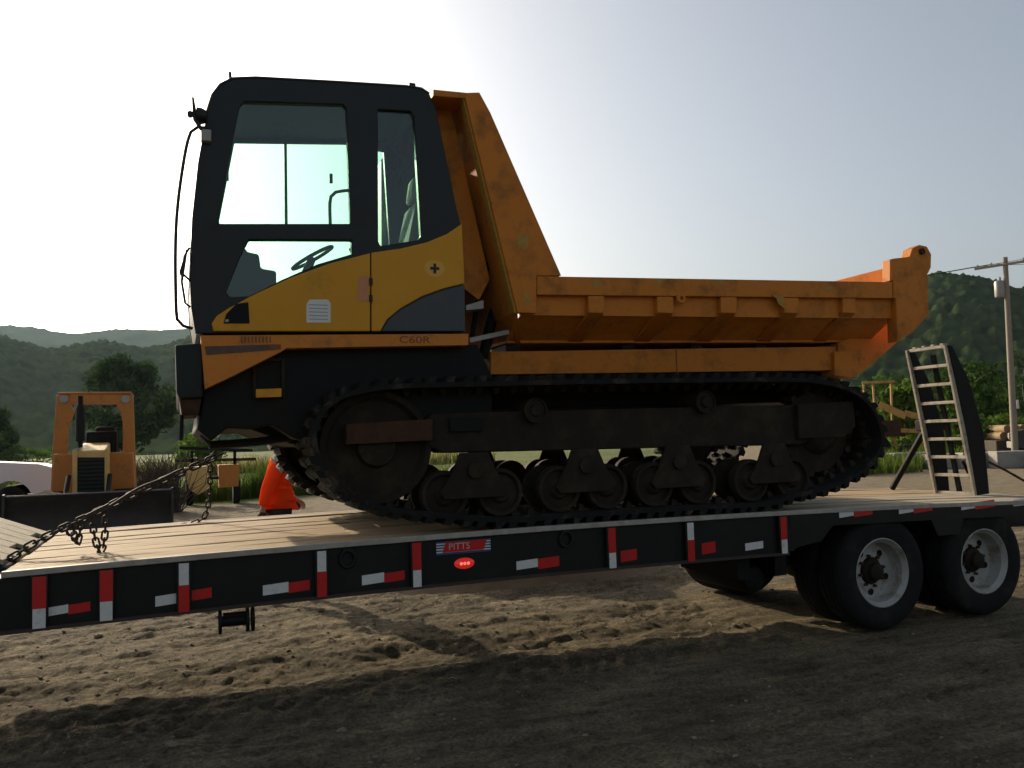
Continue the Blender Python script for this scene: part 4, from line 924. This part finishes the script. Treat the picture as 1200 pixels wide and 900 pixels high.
# ---------------------------------------------------------------- chains
lk = MB(); pts = []
for k in range(20):
    q = k * 2 * math.pi / 20; pts.append((0.018 * math.copysign(1, math.cos(q)) + .017 * math.cos(q), 0.019 * math.sin(q), 0))
lk.tube(pts, 0.0075, 6, closed=True)
link_me = lk.mesh('chain_link'); link_me.materials.append(m_chain); link_me.shade_smooth()
def chain(label, path_pts, group=None, pitch=0.053, sc=1.0):
    pth = smooth_path(path_pts, pitch * sc)
    c = thing('load_chain', label, 'chain', pth[0], group)
    for i in range(len(pth) - 1):
        d = (pth[i+1] - pth[i]).normalized(); y = d.cross(Vector((0,0,1)))
        if y.length < .05: y = d.cross(Vector((1,0,0)))
        y.normalize(); z = d.cross(y)
        if i % 2: y, z = z, -y
        o = link('chain_link', link_me, None, c, (pth[i] + pth[i+1]) / 2, smooth=0, rot=Matrix((d, y, z)).transposed().to_quaternion())
        o.scale = (sc, sc, sc)
    return c
E1 = Vector((.30, .62, 1.72))
S1 = P(4, 656, .62); K = P(55, 628, .64)
chain('taut steel chain running from trailer neck up to carrier nose', [S1 + Vector((-.35,0,.06)), S1, P(30,642,.63), K, P(110,602,.64), P(165,575,.63), E1], sc=1.05)
chain('loose short chain tail looping down from the taut chain', [P(108,606,.65), P(110,624,.65), P(114,640,.65), P(118,648,.65), P(121,640,.65), P(123,625,.65), P(125,597,.65)], sc=.95)
chain('shortest chain tail with hook dangling above the deck boards', [P(86,616,.65), P(87,628,.65), P(90,638,.65), P(93,628,.65), P(95,611,.65)], sc=.9)
y2 = 2.44
chain('slack far chain hanging from carrier nose onto the deck edge', [(.36, y2, 1.86), P(247,545,y2), P(246,575,y2), P(242,600,y2), P(233,611,y2), P(205,618,y2), P(175,621,y2), P(150,623,y2)], sc=1.0)
cbn = thing('chain_binder', 'rusty lever chain binder midway along the taut chain', 'chain binder', P(140, 590, .60))
MB().tube(smooth_path([P(118,600,.60), P(140,586,.60), P(163,572,.60), P(188,562,.60), P(206,553,.60)], .04), .011, 8).build('lever', m_chain, cbn)
MB().bar(P(100,606,.62), P(128,592,.62), .05, .03).build('binder_body', m_chain, cbn, bevel=.006)
MB().tube(smooth_path([P(84,616,.62), P(78,622,.62), P(83,628,.62), P(89,622,.62)], .02), .010, 8).build('hook', m_chain, cbn)

# ---------------------------------------------------------------- loading ramp standing on the trailer tail
YR = 0.84
rmp = thing('loading_ramp', 'upright ladder-like steel loading ramp leaning on the trailer tail', 'ramp', (7.9, 1.2, deckz(7.9)))
RW = 0.50
side = xz([(1110.5,404),(1116,405),(1136,446),(1153,506),(1159.5,577),(1146,579),(1133,505),(1120,445)], YR)
zb_ = min(z for x, z in side); lift = deckz(7.9) + .004 - zb_
side = [(x, z + lift * (1 - (z - zb_) / 1.6)) for x, z in side]
for y in (YR, YR + RW): MB().plate(side, [], y, y + .05).build('side_girder', m_drk, rmp, bevel=.006)
tl, bl = Vector((side[0][0], 0, side[0][1])), Vector((side[5][0], 0, side[5][1]))
for y in (YR - .004, YR + RW - .002): MB().bar((tl.x, y + .028, tl.z), (bl.x, y + .028, bl.z), .055, .03, up=(0,1,0)).build('front_rail', m_ramp, rmp, bevel=.004)
ym = YR + RW * .55
MB().bar((tl.x + .09, ym, tl.z - .08), (bl.x + .06, ym, bl.z + .02), .03, .05, up=(0,1,0)).build('middle_rail', m_drk, rmp)
nr_ = 9
for k in range(nr_):
    t = k / (nr_ - 1) * .985; p = tl.lerp(bl, t); 
    MB().box(p.x - .01, p.x + .045, YR + .05, YR + RW, p.z - .030, p.z + .004).build('rung', m_ramp, rmp, bevel=.004)
for k in range(4): MB().box(tl.x - .012 + .0, tl.x + .05, YR + .05 + k * .12, YR + .09 + k * .12, tl.z + .004, tl.z + .022).build('grip_tooth', m_ramp, rmp)
a = P(1045, 566, 2.1); a.z = deckz(a.x) + .02; b_ = P(1086, 500, 1.62)
MB().tube([a, b_], .035, 10).build('prop_leg', m_drk, rmp)
MB().box(b_.x - .05, b_.x + .25, 1.5, 1.74, b_.z - .05, b_.z + .08).build('spring_box', m_drk, rmp, bevel=.01)
MB().tube([P(1128,540,1.2), P(1140,565,1.2), (P(1140,565,1.2).x + .05, 1.2, deckz(8))], .018, 8).build('hinge_bar', m_drk, rmp)
MB().tube([P(1158,541,1.0), P(1180,552,1.0), P(1215,572,1.0)], .014, 8).build('stay_rod', m_rust, rmp)

# ---------------------------------------------------------------- person in orange jacket
m_skin = M('skin', (.42,.24,.16), .55, var=.08)
m_hi = leafmat('orange_jacket', (1.0,.12,.03), (1.0,.18,.05), .55, 3.0)
m_navy = M('dark_trousers', (.020,.022,.028), .85, var=.2, bump=.2, bscale=20)
m_hat = M('dark_cap', (.018,.017,.018), .8, bump=.1)
m_refl = M('reflective_band', (.75,.74,.62), .35)
pb = P(326, 560, 4.75); pb.z = 0.0
pe = thing('person', 'person in bright orange jacket and dark trousers standing behind the trailer', 'person', pb)
def skinmesh(name, nodes, edges, radii, mat, parent, sub=2):
    me = bpy.data.meshes.new(name); me.from_pydata([tuple(Vector(n) ) for n in nodes], edges, []); me.update()
    me.materials.append(mat)
    o = bpy.data.objects.new(name, me); COL.objects.link(o); o.parent = parent; o.location = pb - wloc(parent)
    sk = o.modifiers.new('skin', 'SKIN'); sk.use_smooth_shade = True
    for i, r in enumerate(radii):
        d = me.skin_vertices[0].data[i]; d.radius = r if isinstance(r, tuple) else (r, r); d.use_root = (i == 0)
    s_ = o.modifiers.new('sub', 'SUBSURF'); s_.levels = sub; s_.render_levels = sub
    return o
# joints, local to the ground under the person; standing, facing +x, near arm swung back
hip = (0, 0, 1.02); wst = (-.01, 0, 1.16); ch1 = (-.01, 0, 1.34); ch2 = (.0, 0, 1.52); nk = (.02, 0, 1.66); hd = (.05, 0, 1.78); hd2 = (.08, 0, 1.72)
shR, shL = (-.02, -.20, 1.56), (.02, .20, 1.56)
elR, elL = (-.15, -.27, 1.28), (.05, .27, 1.28); wrR, wrL = (-.21, -.27, 1.03), (.22, .20, 1.12)
kR, kL = (-.10, -.11, .55), (.14, .11, .56); aR, aL = (-.24, -.11, .12), (.12, .11, .10)
nodes = [hip, wst, ch1, ch2, nk, hd, hd2, shR, elR, wrR, shL, elL, wrL, (-.01,-.10,.96), kR, aR, (-.10,-.11,.05), (.01,.10,.96), kL, aL, (.26,.11,.04)]
edges = [(0,1),(1,2),(2,3),(3,4),(4,5),(5,6),(3,7),(7,8),(8,9),(3,10),(10,11),(11,12),(0,13),(13,14),(14,15),(15,16),(0,17),(17,18),(18,19),(19,20)]
radii = [.12,.12,.13,.13,.055,.095,.075,.06,.045,.03,.06,.045,.03,.08,.06,.042,.04,.08,.06,.042,.04]
for wi, w, dr in ((9, wrR, Vector((-.15,-.05,-1))), (12, wrL, Vector((.7,-.2,-.6)))):
    dr.normalize(); sd_ = dr.cross(Vector((0,1,.2))).normalized(); w = Vector(w)
    pi = len(nodes); nodes.append(tuple(w + dr * .055)); edges.append((wi, pi)); radii.append((.034, .022))
    for k, (of, ln) in enumerate(((-.026,.062),(-.009,.072),(.009,.067),(.026,.052))):
        b0 = w + dr * .085 + sd_ * of; m_ = b0 + dr * ln * .6 + Vector((0,0,-.004)); e_ = b0 + dr * ln + Vector((0,0,-.024))
        n0 = len(nodes); nodes += [tuple(b0), tuple(m_), tuple(e_)]; edges += [(pi, n0), (n0, n0+1), (n0+1, n0+2)]; radii += [.0095,.0085,.007]
    n0 = len(nodes); nodes += [tuple(w + dr*.045 - sd_*.04), tuple(w + dr*.08 - sd_*.052 + Vector((0,0,-.012)))]; edges += [(pi, n0), (n0, n0+1)]; radii += [.0105,.008]
skinmesh('body', nodes, edges, radii, m_skin, pe)
jn = [wst, (-.01, 0, 1.26), (-.01,0,1.40), (0,0,1.53), (.01,0,1.63), shR, elR, tuple(Vector(elR).lerp(Vector(wrR), .88)), shL, elL, tuple(Vector(elL).lerp(Vector(wrL), .9)), (0, 0, 1.10)]
je = [(0,1),(1,2),(2,3),(3,4),(3,5),(5,6),(6,7),(3,8),(8,9),(9,10),(0,11)]
jr = [(.155,.205),(.155,.21),(.155,.215),(.12,.17),.075,.098,.082,.062,.098,.082,.062,(.160,.21)]
jk = skinmesh('jacket', jn, je, jr, m_hi, pe)
tn = [(0,0,1.02),(-.01,-.10,.93),kR,aR,(.01,.10,.93),kL,aL]
skinmesh('trousers', tn, [(0,1),(1,2),(2,3),(0,4),(4,5),(5,6)], [.15,.115,.09,.08,.115,.09,.08], m_navy, pe)
for (x, y) in ((-.24, -.11), (.12, .11)):
    MB().hexa([tuple(pb + Vector(v)) for v in ((x-.09,y-.05,-.01),(x+.21,y-.05,-.01),(x+.21,y+.05,-.01),(x-.09,y+.05,-.01),(x-.07,y-.045,.15),(x+.08,y-.04,.12),(x+.08,y+.04,.12),(x-.07,y+.045,.15))]).build('boot', m_hat, pe, bevel=.02)
for i_, w in enumerate((wrR, wrL)):
    MB().lathe(pb + Vector(w) + Vector((0, 0, -.075)), (-.15, 0, -1) if i_ == 0 else (.6, -.2, -.7), [(.0,-.06),(.042,-.05),(.048,.0),(.042,.05),(.02,.075),(.0,.08)], 14).build('glove', m_hat, pe, smooth=60)
hc = pb + Vector(hd) + Vector((.02, 0, .01))
cap = MB().lathe(hc, (.35, 0, 1), [(0.112,.0),(0.114,.035),(0.10,.078),(0.06,.11),(0.0,.122)], 24).build('cap', m_hat, pe, smooth=60)
MB().hexa([hc + Vector(v) for v in ((.06,-.075,.0),(.20,-.055,-.045),(.20,.055,-.045),(.06,.075,.0),(.06,-.075,.014),(.20,-.055,-.033),(.20,.055,-.033),(.06,.075,.014))]).build('peak', m_hat, cap, bevel=.005)
for s_ in (-1, 1):
    MB().lathe(hc + Vector((.088, s_ * .034, -.028)), (1, s_ * .3, -.3), [(0.0,.0),(0.013,.004),(0.010,.012),(0,.014)], 10).build('eye', M('eye', (.5,.5,.5), .3), pe)
    MB().lathe(hc + Vector((-.005, s_ * .094, -.02)), (0, s_, 0), [(0.02,-.01),(0.032,.0),(0.028,.012),(0.0,.008)], 12).build('ear', m_skin, pe)
MB().hexa([hc + Vector(v) for v in ((.098,-.014,-.055),(.128,-.010,-.062),(.128,.010,-.062),(.098,.014,-.055),(.09,-.008,-.005),(.102,-.005,-.01),(.102,.005,-.01),(.09,.008,-.005))]).build('nose', m_skin, pe, bevel=.005)

# ---------------------------------------------------------------- bulldozer, seen from the front
m_dzo = M('dozer_orange', (.48,.17,.02), .55, var=.2, scale=3, dirt=(.2,.1,.04), damt=.35, bump=.1)
m_dzy = M('dozer_yellow', (.62,.40,.12), .5, var=.15, dirt=(.3,.2,.1), damt=.3)
m_dzb = M('blade_steel', (.022,.019,.016), .6, var=.35, scale=3, dirt=(.06,.045,.03), damt=.4, bump=.15)
dz = thing('bulldozer', 'orange bulldozer with roll bar, tall exhaust and wide dark blade facing the trailer', 'bulldozer', (-1.75, 15.6, 0))
def pp(poly, Y, y1, name, mat, bev=.01): return MB().plate(xz(poly, Y), [], Y, y1).build(name, mat, dz, bevel=bev)
YF = 16.2
pp([(66,463),(81,463),(83,474),(87,482),(80,500),(76,580),(59,580),(62,520)], YF, YF+.22, 'roll_bar_post', m_dzo, .02)
pp([(143,463),(156,463),(158,520),(160,580),(149,580),(146,515),(142,484),(136,477)], YF, YF+.22, 'roll_bar_post', m_dzo, .02)
pp([(81.5,462),(142.5,462),(142.5,474),(81.5,474)], YF+.01, YF+.20, 'roll_bar_beam', m_dzo, .02)
for x0, x1 in ((66,78),(144,156)): pp([(x0,463),(x1,463),(x1,580),(x0,580)], YF+1.1, YF+1.3, 'rear_post', m_dzo, .02)
a, b_ = P(68,462,YF), P(154,462,YF)
MB().box(a.x, b_.x, YF, YF + 1.5, a.z, a.z + .05).build('canopy_roof', m_dzo, dz, bevel=.02)
for px in (75, 147):
    c = P(px, 468, YF); MB().lathe((c.x, YF - .02, c.z), (0,-1,0), [(0.10,-.02),(0.10,.03),(0.08,.05),(0,.045)], 16).build('roof_lamp', m_galv, dz)
h0, h1 = P(86,535,14.7), P(127,535,14.7); zt = P(100,528,14.7).z
MB().hexa([(h0.x,14.7,.75),(h1.x,14.7,.75),(h1.x,16.1,.75),(h0.x,16.1,.75),(h0.x+.03,14.7,zt),(h1.x-.03,14.7,zt),(h1.x-.06,16.1,zt+.18),(h0.x+.06,16.1,zt+.18)]).build('hood', m_dzy, dz, bevel=.04)
g_ = MB().plate(xz([(89,536),(124.5,536),(124.5,582),(89,582)], 14.66), [], 14.66, 14.71).build('grille', m_drk, dz, bevel=.01)
for k in range(9):
    a = P(90, 539 + k * 4.6, 14.65); b_ = P(123.5, 539 + k * 4.6, 14.65); MB().box(a.x, b_.x, 14.645, 14.66, a.z - .02, a.z + .02).build('slat', m_blk, g_)
for x in (h0.x - .01, h1.x - .07): MB().box(x, x + .09, 14.63, 14.72, .72, zt + .02).build('grille_post', m_dzy, dz, bevel=.012)
MB().box(h0.x + .02, h0.x + .10, 14.66, 15.9, zt, zt + .06).build('hood_rail', m_galv, dz, bevel=.01)
c = P(94, 525, 15.3); ct = P(93, 464, 15.3)
MB().lathe((c.x, 15.3, zt), (0,0,1), [(0.05,0),(0.05,.2),(0.095,.22),(0.095,.95),(0.06,1.0),(0.055,ct.z-zt),(0.0,ct.z-zt)], 18).build('exhaust_stack', m_drk, dz)
pp([(63,532),(86,532),(86,580),(60,580)], 15.7, 16.15, 'fender_tank', m_dzo, .03); pp([(128,530),(156,530),(158,580),(128,580)], 15.7, 16.15, 'fender_tank', m_dzo, .03)
pp([(101,506),(137,505),(137,530),(101,530)], 16.3, 16.6, 'dashboard', m_drk, .03); pp([(112,500),(135,500),(138,530),(110,530)], 16.9, 17.1, 'seat', m_drk, .05)
for px in (115, 124, 131):
    a = P(px, 512, 16.25); MB().tube([(a.x, 16.25, 1.4), (a.x + .02, 16.25, a.z)], .02, 8).build('lever', m_drk, dz)
for x0 in (-2.85, -1.30):
    mb = MB().plate([(14.25,.42),(14.35,.72),(14.65,.86),(17.2,.80),(17.5,.62),(17.5,.28),(17.2,.03),(14.7,.0),(14.35,.16)], [], x0, x0 + .52, axis='x')
    tk_ = mb.build('crawler_track', m_mud, dz, bevel=.02)
    for k in range(9): MB().box(x0 - .01, x0 + .53, 14.5 + k * .3, 14.56 + k * .3, .80, .90).build('track_shoe', m_mud, tk_)
bl0, bl1 = P(4,578,13.5), P(203,575,13.5)
prof = [(13.36,.02),(13.55,.12),(13.62,.40),(13.56,.70),(13.40,.92),(13.46,.95),(13.66,.72),(13.72,.40),(13.64,.06),(13.42,-.02)]
MB().plate(prof, [], bl0.x, bl1.x, axis='x').build('blade', m_dzb, dz, bevel=.008)
for x in (bl0.x, bl1.x - .04): MB().plate([(13.30,.0),(13.75,.0),(13.75,.80),(13.45,.98),(13.36,.96)], [], x - .002, x + .042, axis='x').build('blade_end', m_dzb, dz, bevel=.006)
for x in (-2.95, -.62): MB().bar((x, 13.65, .35), (x, 15.6, .45), .16, .2).build('push_arm', m_dzo, dz, bevel=.02)
for x in (-2.15, -1.35): MB().tube([(x, 13.66, .6), (x, 14.6, 1.25)], .05, 10).build('lift_cylinder', m_drk, dz)
MB().box(-2.6, -1.0, 14.8, 17.0, .3, .78).build('belly', m_drk, dz)

# ---------------------------------------------------------------- pickup trucks
m_white = M('white_car_paint', (.74,.75,.77), .25, var=.03, coat=.6)
m_night = M('black_car_paint', (.014,.016,.02), .25, coat=.6)
m_wind = M('dark_window', (.012,.015,.017), .08, var=.05)
def pickup(label, org, ux, paint, L=5.8):
    # org: ground point below the front bumper corner on the near side; ux: unit vector pointing to the front
    ux = Vector(ux).normalized(); uy = Vector((-ux.y, ux.x, 0)); o = Vector(org)
    t = thing('pickup_truck', label, 'pickup truck', o)
    T = lambda v: tuple(o + ux * v.x + uy * v.y + Vector((0,0,v.z * 1.15)))
    def arch(cx, n=9, r=.50): return [(cx + r * math.cos(math.pi * k / n), .46 + r * math.sin(math.pi * k / n)) for k in range(n + 1)]
    side = [(0,.55),(0,.95),(-.06,1.22),(-.35,1.30),(-1.35,1.38),(-1.5,1.36),(-5.75,1.36),(-5.8,.6)] + arch(-4.55)[::-1] + arch(-.95)[::-1]
    side = [(0,.55),(0,.95),(-.06,1.22),(-.35,1.30),(-1.45,1.38),(-5.75,1.38),(-5.8,.60)] + [(a, z) for a, z in arch(-4.55)[::-1]] + [(a, z) for a, z in arch(-.95)[::-1]]
    MB().plate(side, [], 0, 1.95).warp(T).build('body', paint, t, bevel=.03)
    MB().plate([(-1.45,1.37),(-2.15,1.93),(-3.75,1.93),(-3.95,1.37)], [], .10, 1.85).warp(T).build('cab', paint, t, bevel=.04)
    for y in (.092, 1.85):
        MB().plate([(-1.68,1.42),(-2.2,1.87),(-2.8,1.87),(-2.8,1.42)], [], y, y + .012).warp(T).build('side_window', m_wind, t)
        MB().plate([(-2.88,1.42),(-2.88,1.87),(-3.68,1.87),(-3.84,1.42)], [], y, y + .012).warp(T).build('side_window', m_wind, t)
    MB().hexa([(-1.50,.2,1.42),(-1.48,.2,1.42),(-1.48,1.75,1.42),(-1.50,1.75,1.42),(-2.08,.25,1.88),(-2.06,.25,1.88),(-2.06,1.7,1.88),(-2.08,1.7,1.88)]).warp(T).build('windscreen', m_wind, t)
    MB().box(0.0, .09, .05, 1.9, .48, .78).warp(T).build('bumper', m_galv, t, bevel=.03)
    MB().box(-.005, .02, .45, 1.5, .82, 1.18).warp(T).build('grille', m_drk, t, bevel=.01)
    for y in (.08, 1.55): MB().box(-.04, .015, y, y + .32, .90, 1.16).warp(T).build('headlight', m_galv, t, bevel=.02)
    MB().box(-1.75, -1.65, -.22, -.02, 1.38, 1.62).warp(T).build('wing_mirror', m_drk, t, bevel=.02)
    for cx in (-.95, -4.55):
        for y in (.02, 1.69):
            w = MB().lathe((cx, y + .12, .42), (0,1,0), [(.24,-.10),(.30,-.13),(.40,-.10),(.42,-.03),(.42,.06),(.39,.12),(.25,.12)], 28).warp(T).build('tyre', m_tyre, t)
            MB().lathe((cx, y + .12, .42), (0,1,0), [(0,-.07),(.10,-.08),(.22,-.06),(.245,-.10),(.245,.1),(0,.1)], 24).warp(T).build('rim', m_rim, w)
    MB().box(-5.5, -.3, .3, 1.65, .34, .62).warp(T).build('chassis', m_drk, t)
    return t
a = P(63, 560, 18.6); pickup('white pickup truck parked beside the orange bulldozer', (a.x, 18.6, 0), (1, .02, 0), m_white)
b_ = gpt(1181, 52); pickup('dark pickup truck behind the roadside weeds near the utility pole', (b_.x, b_.y, 0), (-.72, .69, 0), m_night)

# ---------------------------------------------------------------- yellow implement in the weeds
im = thing('farm_implement', 'old yellow implement with dark lattice frame in the weeds below carrier nose', 'farm implement', P(250, 590, 22))
YI = 22.0
def ip(poly, y0, y1, nm, mt): return MB().plate(xz(poly, YI), [], YI + y0, YI + y1).build(nm, mt, im, bevel=.015)
ip([(216,548),(243,546),(246,572),(232,580),(222,574)], 0, .5, 'side_plate', m_dzy); ip([(256,545),(281,544),(280,570),(257,572)], .1, .6, 'side_plate', m_dzo)
for A_, B_ in (((205,590),(243,555)), ((205,540),(300,538)), ((210,525),(296,528)), ((225,528),(225,590)), ((275,528),(275,590)), ((243,560),(258,560)), ((205,560),(225,545))):
    MB().bar(P(*A_, YI + .25), P(*B_, YI + .25), .09, .09).build('frame_bar', m_rust if A_[0] == 205 else m_drk, im)
for px in (222, 277):
    a = P(px, 575, YI + .7); MB().lathe((a.x, YI + .7, .42), (1,0,0), [(.2,-.1),(.40,-.1),(.42,0),(.40,.1),(.2,.1)], 20).build('tyre', m_tyre, im)
# bare brush heap by the dozer
bh = MB(); rb = random.Random(9); c0 = P(186, 590, 20); c0.z = 0
for k in range(420):
    a = rb.uniform(0, 6.28); r = rb.uniform(0, .62); h = rb.uniform(.5, 1.75); p = Vector((c0.x + r * math.cos(a), c0.y + r * math.sin(a), 0))
    q = p + Vector((rb.gauss(0,.22), rb.gauss(0,.22), h * .6)); e_ = q + Vector((rb.gauss(0,.28), rb.gauss(0,.28), h * .4)); bh.tube([p, q, e_], [.016,.011,.004], 4)
tag(bh.build('brush_pile', M('grey_twigs', (.06,.048,.036), .9), None, smooth=0), 'tangle of bare grey brush standing beside the bulldozer blade', 'brush')

# ---------------------------------------------------------------- utility pole
DP = 50.0; pbse = gpt(1188, DP); pt = PD(1178, 305, DP)
m_pole = M('pole_wood', (.26,.22,.17), .85, var=.25, bump=.3, stretch=(8,8,.6))
up = thing('utility_pole', 'weathered wooden utility pole with crossarm and grey transformer', 'utility pole', pbse)
MB().tube([pbse - Vector((0,0,.2)), pbse.lerp(pt, .5), pt + Vector((0,0,.15))], [.17,.15,.12], 14).build('pole', m_pole, up)
lat = Vector((CR.x, CR.y, 0)).normalized(); dep = Vector((CF.x, CF.y, 0)).normalized(); arm = (lat * 1.05 - dep * 1.15).normalized()
ac = PD(1178.5, 310, DP); arm_o = MB().bar(ac - arm * 1.55 - dep * .14, ac + arm * 1.55 - dep * .14, .11, .12).build('crossarm', m_pole, up, bevel=.01)
ins = [ac + arm * k - dep * .14 + Vector((0,0,.12)) for k in (-1.4, -.75, .75, 1.4)]
for p in ins: MB().lathe(p - Vector((0,0,.06)), (0,0,1), [(.02,0),(.05,.04),(.035,.08),(.05,.11),(.0,.15)], 10).build('insulator', m_galv, arm_o)
tc_ = PD(1170, 339, DP) - dep * .1
tf = MB().lathe(tc_ - Vector((0,0,.45)), (0,0,1), [(.0,0),(.22,.02),(.24,.06),(.24,.78),(.20,.86),(.08,.9),(.0,.9)], 20).build('transformer', m_galv, up)
MB().lathe(tc_ + Vector((.08,0,.44)), (0,0,1), [(.04,0),(.05,.1),(.02,.2),(0,.22)], 10).build('bushing', m_dlet, tf)
MB().box(tc_.x, pt.x + .1, tc_.y - .05, tc_.y + .05, tc_.z - .05, tc_.z + .05).build('transformer_bracket', m_drk, up)
kn = PD(1190, 474, DP) - dep * .18; MB().lathe(kn, (0,0,1), [(.0,-.25),(.07,-.2),(.07,.2),(0,.25)], 10).build('meter_box', m_tan, up)
for i, p in enumerate(ins[:3]):
    e_ = p + Vector((-34, 62, 3)) ; pts = [p.lerp(e_, k / 12) - Vector((0, 0, 1.6 * 4 * (k/12) * (1 - k/12))) for k in range(13)]
    w = MB().tube(pts, .012, 5).build('power_line', m_drk, up)
    e_ = p + Vector((30, -42, 0)); pts = [p.lerp(e_, k / 12) - Vector((0, 0, 1.2 * 4 * (k/12) * (1 - k/12))) for k in range(13)]
    MB().tube(pts, .012, 5).build('power_line', m_drk, up)

# ---------------------------------------------------------------- rusty backhoe behind the trailer tail
bk = thing('backhoe', 'rusty yellow backhoe tractor with open canopy posts behind the trailer tail', 'backhoe', gpt(1050, 45))
m_bky = M('faded_backhoe_yellow', (.50,.27,.06), .65, var=.3, scale=4, dirt=(.16,.07,.03), damt=.5, dscale=4)
Q = lambda px, py, D=45: PD(px, py, D)
for A_, B_, w, nm, mt in (((1010,449),(1049,447),.12,'canopy_beam',m_bky), ((1023,450),(1025,478),.09,'canopy_post',m_bky), ((1044,449),(1046,508),.09,'canopy_post',m_bky), ((1012,450),(1016,508),.09,'canopy_post',m_bky),
        ((1030,474),(1062,488),.34,'hood',m_bky), ((1060,484),(1098,494),.28,'boom',m_bky), ((1046,504),(1092,506),.20,'chassis_rail',m_bky), ((1090,490),(1090,530),.16,'dipper',m_bky), ((1045,510),(1052,526),.14,'stabiliser',m_bky), ((1078,508),(1088,530),.14,'stabiliser',m_bky)):
    MB().bar(Q(*A_), Q(*B_), w, w).build(nm, mt, bk, bevel=.02)
    if nm in ('canopy_post', 'canopy_beam'): MB().bar(Q(*A_, 46.4), Q(*B_, 46.4), w, w).build(nm, mt, bk, bevel=.02)
for px, r, D in ((1025, .75, 44.7), (1062, .48, 44.7), (1025, .75, 46.6), (1062, .48, 46.6)):
    p = gpt(px, D); p.z = r; w = MB().lathe(p, dep, [(r*.5,-.18),(r*.9,-.2),(r,-.1),(r,.1),(r*.9,.2),(r*.5,.18)], 26).build('tyre', m_tyre, bk); MB().lathe(p, dep, [(0,-.12),(r*.5,-.14),(r*.52,.14),(0,.12)], 18).build('rim', m_bky, w)
a = Q(1090, 532); MB().hexa([a + lat*x + dep*y + Vector((0,0,z)) for x, y, z in ((-.3,-.3,-.35),(.3,-.3,-.45),(.3,.3,-.45),(-.3,.3,-.35),(-.35,-.3,.2),(.3,-.3,.2),(.3,.3,.2),(-.35,.3,.2))]).build('bucket', m_rust, bk, bevel=.03)
a = Q(1036, 500); MB().hexa([a + lat*x + dep*y + Vector((0,0,z)) for x, y, z in ((-.7,-.4,-.5),(.9,-.4,-.5),(.9,.9,-.5),(-.7,.9,-.5),(-.6,-.4,.3),(.6,-.4,.3),(.6,.9,.3),(-.6,.9,.3))]).build('engine_block', m_rust, bk, bevel=.04)

# ---------------------------------------------------------------- concrete blocks and logs on the right
for k in range(7):
    px = 985 + k * 40; c = gpt(px, 41 - .2 * (k % 2)); jx = lat * .84
    c8 = [c - jx - dep * .35, c + jx - dep * .35, c + jx + dep * .35, c - jx + dep * .35]
    b = MB().hexa([v + Vector((0,0,-.02)) for v in c8] + [v + Vector((0,0,.60 + .04 * (k % 3))) for v in c8]).build('concrete_block', m_concrete, None, bevel=.03)
    tag(b, 'grey concrete block in the row past the trailer tail', 'concrete block', 'row of concrete blocks')
m_log = M('pale_log', (.26,.17,.075), .8, var=.25, bump=.3)
for k, (px, row) in enumerate([(1158,0),(1167,0),(1176,0),(1185,0),(1194,0),(1203,0),(1163,1),(1172,1),(1181,1),(1190,1),(1199,1)]):
    c = gpt(px, 54); r = .22; c.z = r + .95 + row * .38
    b = MB().cyl(c, dep, r, 3.0, 14).build('log', m_log, None); b.location.z += 0
    tag(b, ('pale cut log in the bottom row of the stack near the utility pole', 'pale cut log in the top row of the stack near the utility pole')[row], 'log', 'logs stacked near the utility pole')
bk0 = gpt(1181, 54); jx = lat * 1.35
tag(MB().hexa([bk0 - jx - dep*1.2, bk0 + jx - dep*1.2, bk0 + jx + dep*1.2, bk0 - jx + dep*1.2] + [v + Vector((0,0,.95)) for v in (bk0 - jx - dep*1.2, bk0 + jx - dep*1.2, bk0 + jx + dep*1.2, bk0 - jx + dep*1.2)]).build('log_bunk', m_bark, None, bevel=.05), 'dark timber bunk under the stacked pale logs', 'bunk')

# ---------------------------------------------------------------- haze in the valley air
hz = MB().box(-3400, 3400, -400, 3400, -3, 420)
me = hz.mesh('haze'); mt = bpy.data.materials.new('haze_air'); mt.use_nodes = True
t = mt.node_tree; t.nodes.clear(); o_ = t.nodes.new('ShaderNodeOutputMaterial'); pv = t.nodes.new('ShaderNodeVolumePrincipled')
pv.inputs['Color'].default_value = (.62, .85, 1.0, 1); pv.inputs['Density'].default_value = HAZE; pv.inputs['Anisotropy'].default_value = 0.45
t.links.new(pv.outputs[0], o_.inputs['Volume'])
tag(link('haze', me, mt, None, (0,0,0), smooth=0), 'thin pale morning haze filling the valley air', 'haze', kind='stuff')
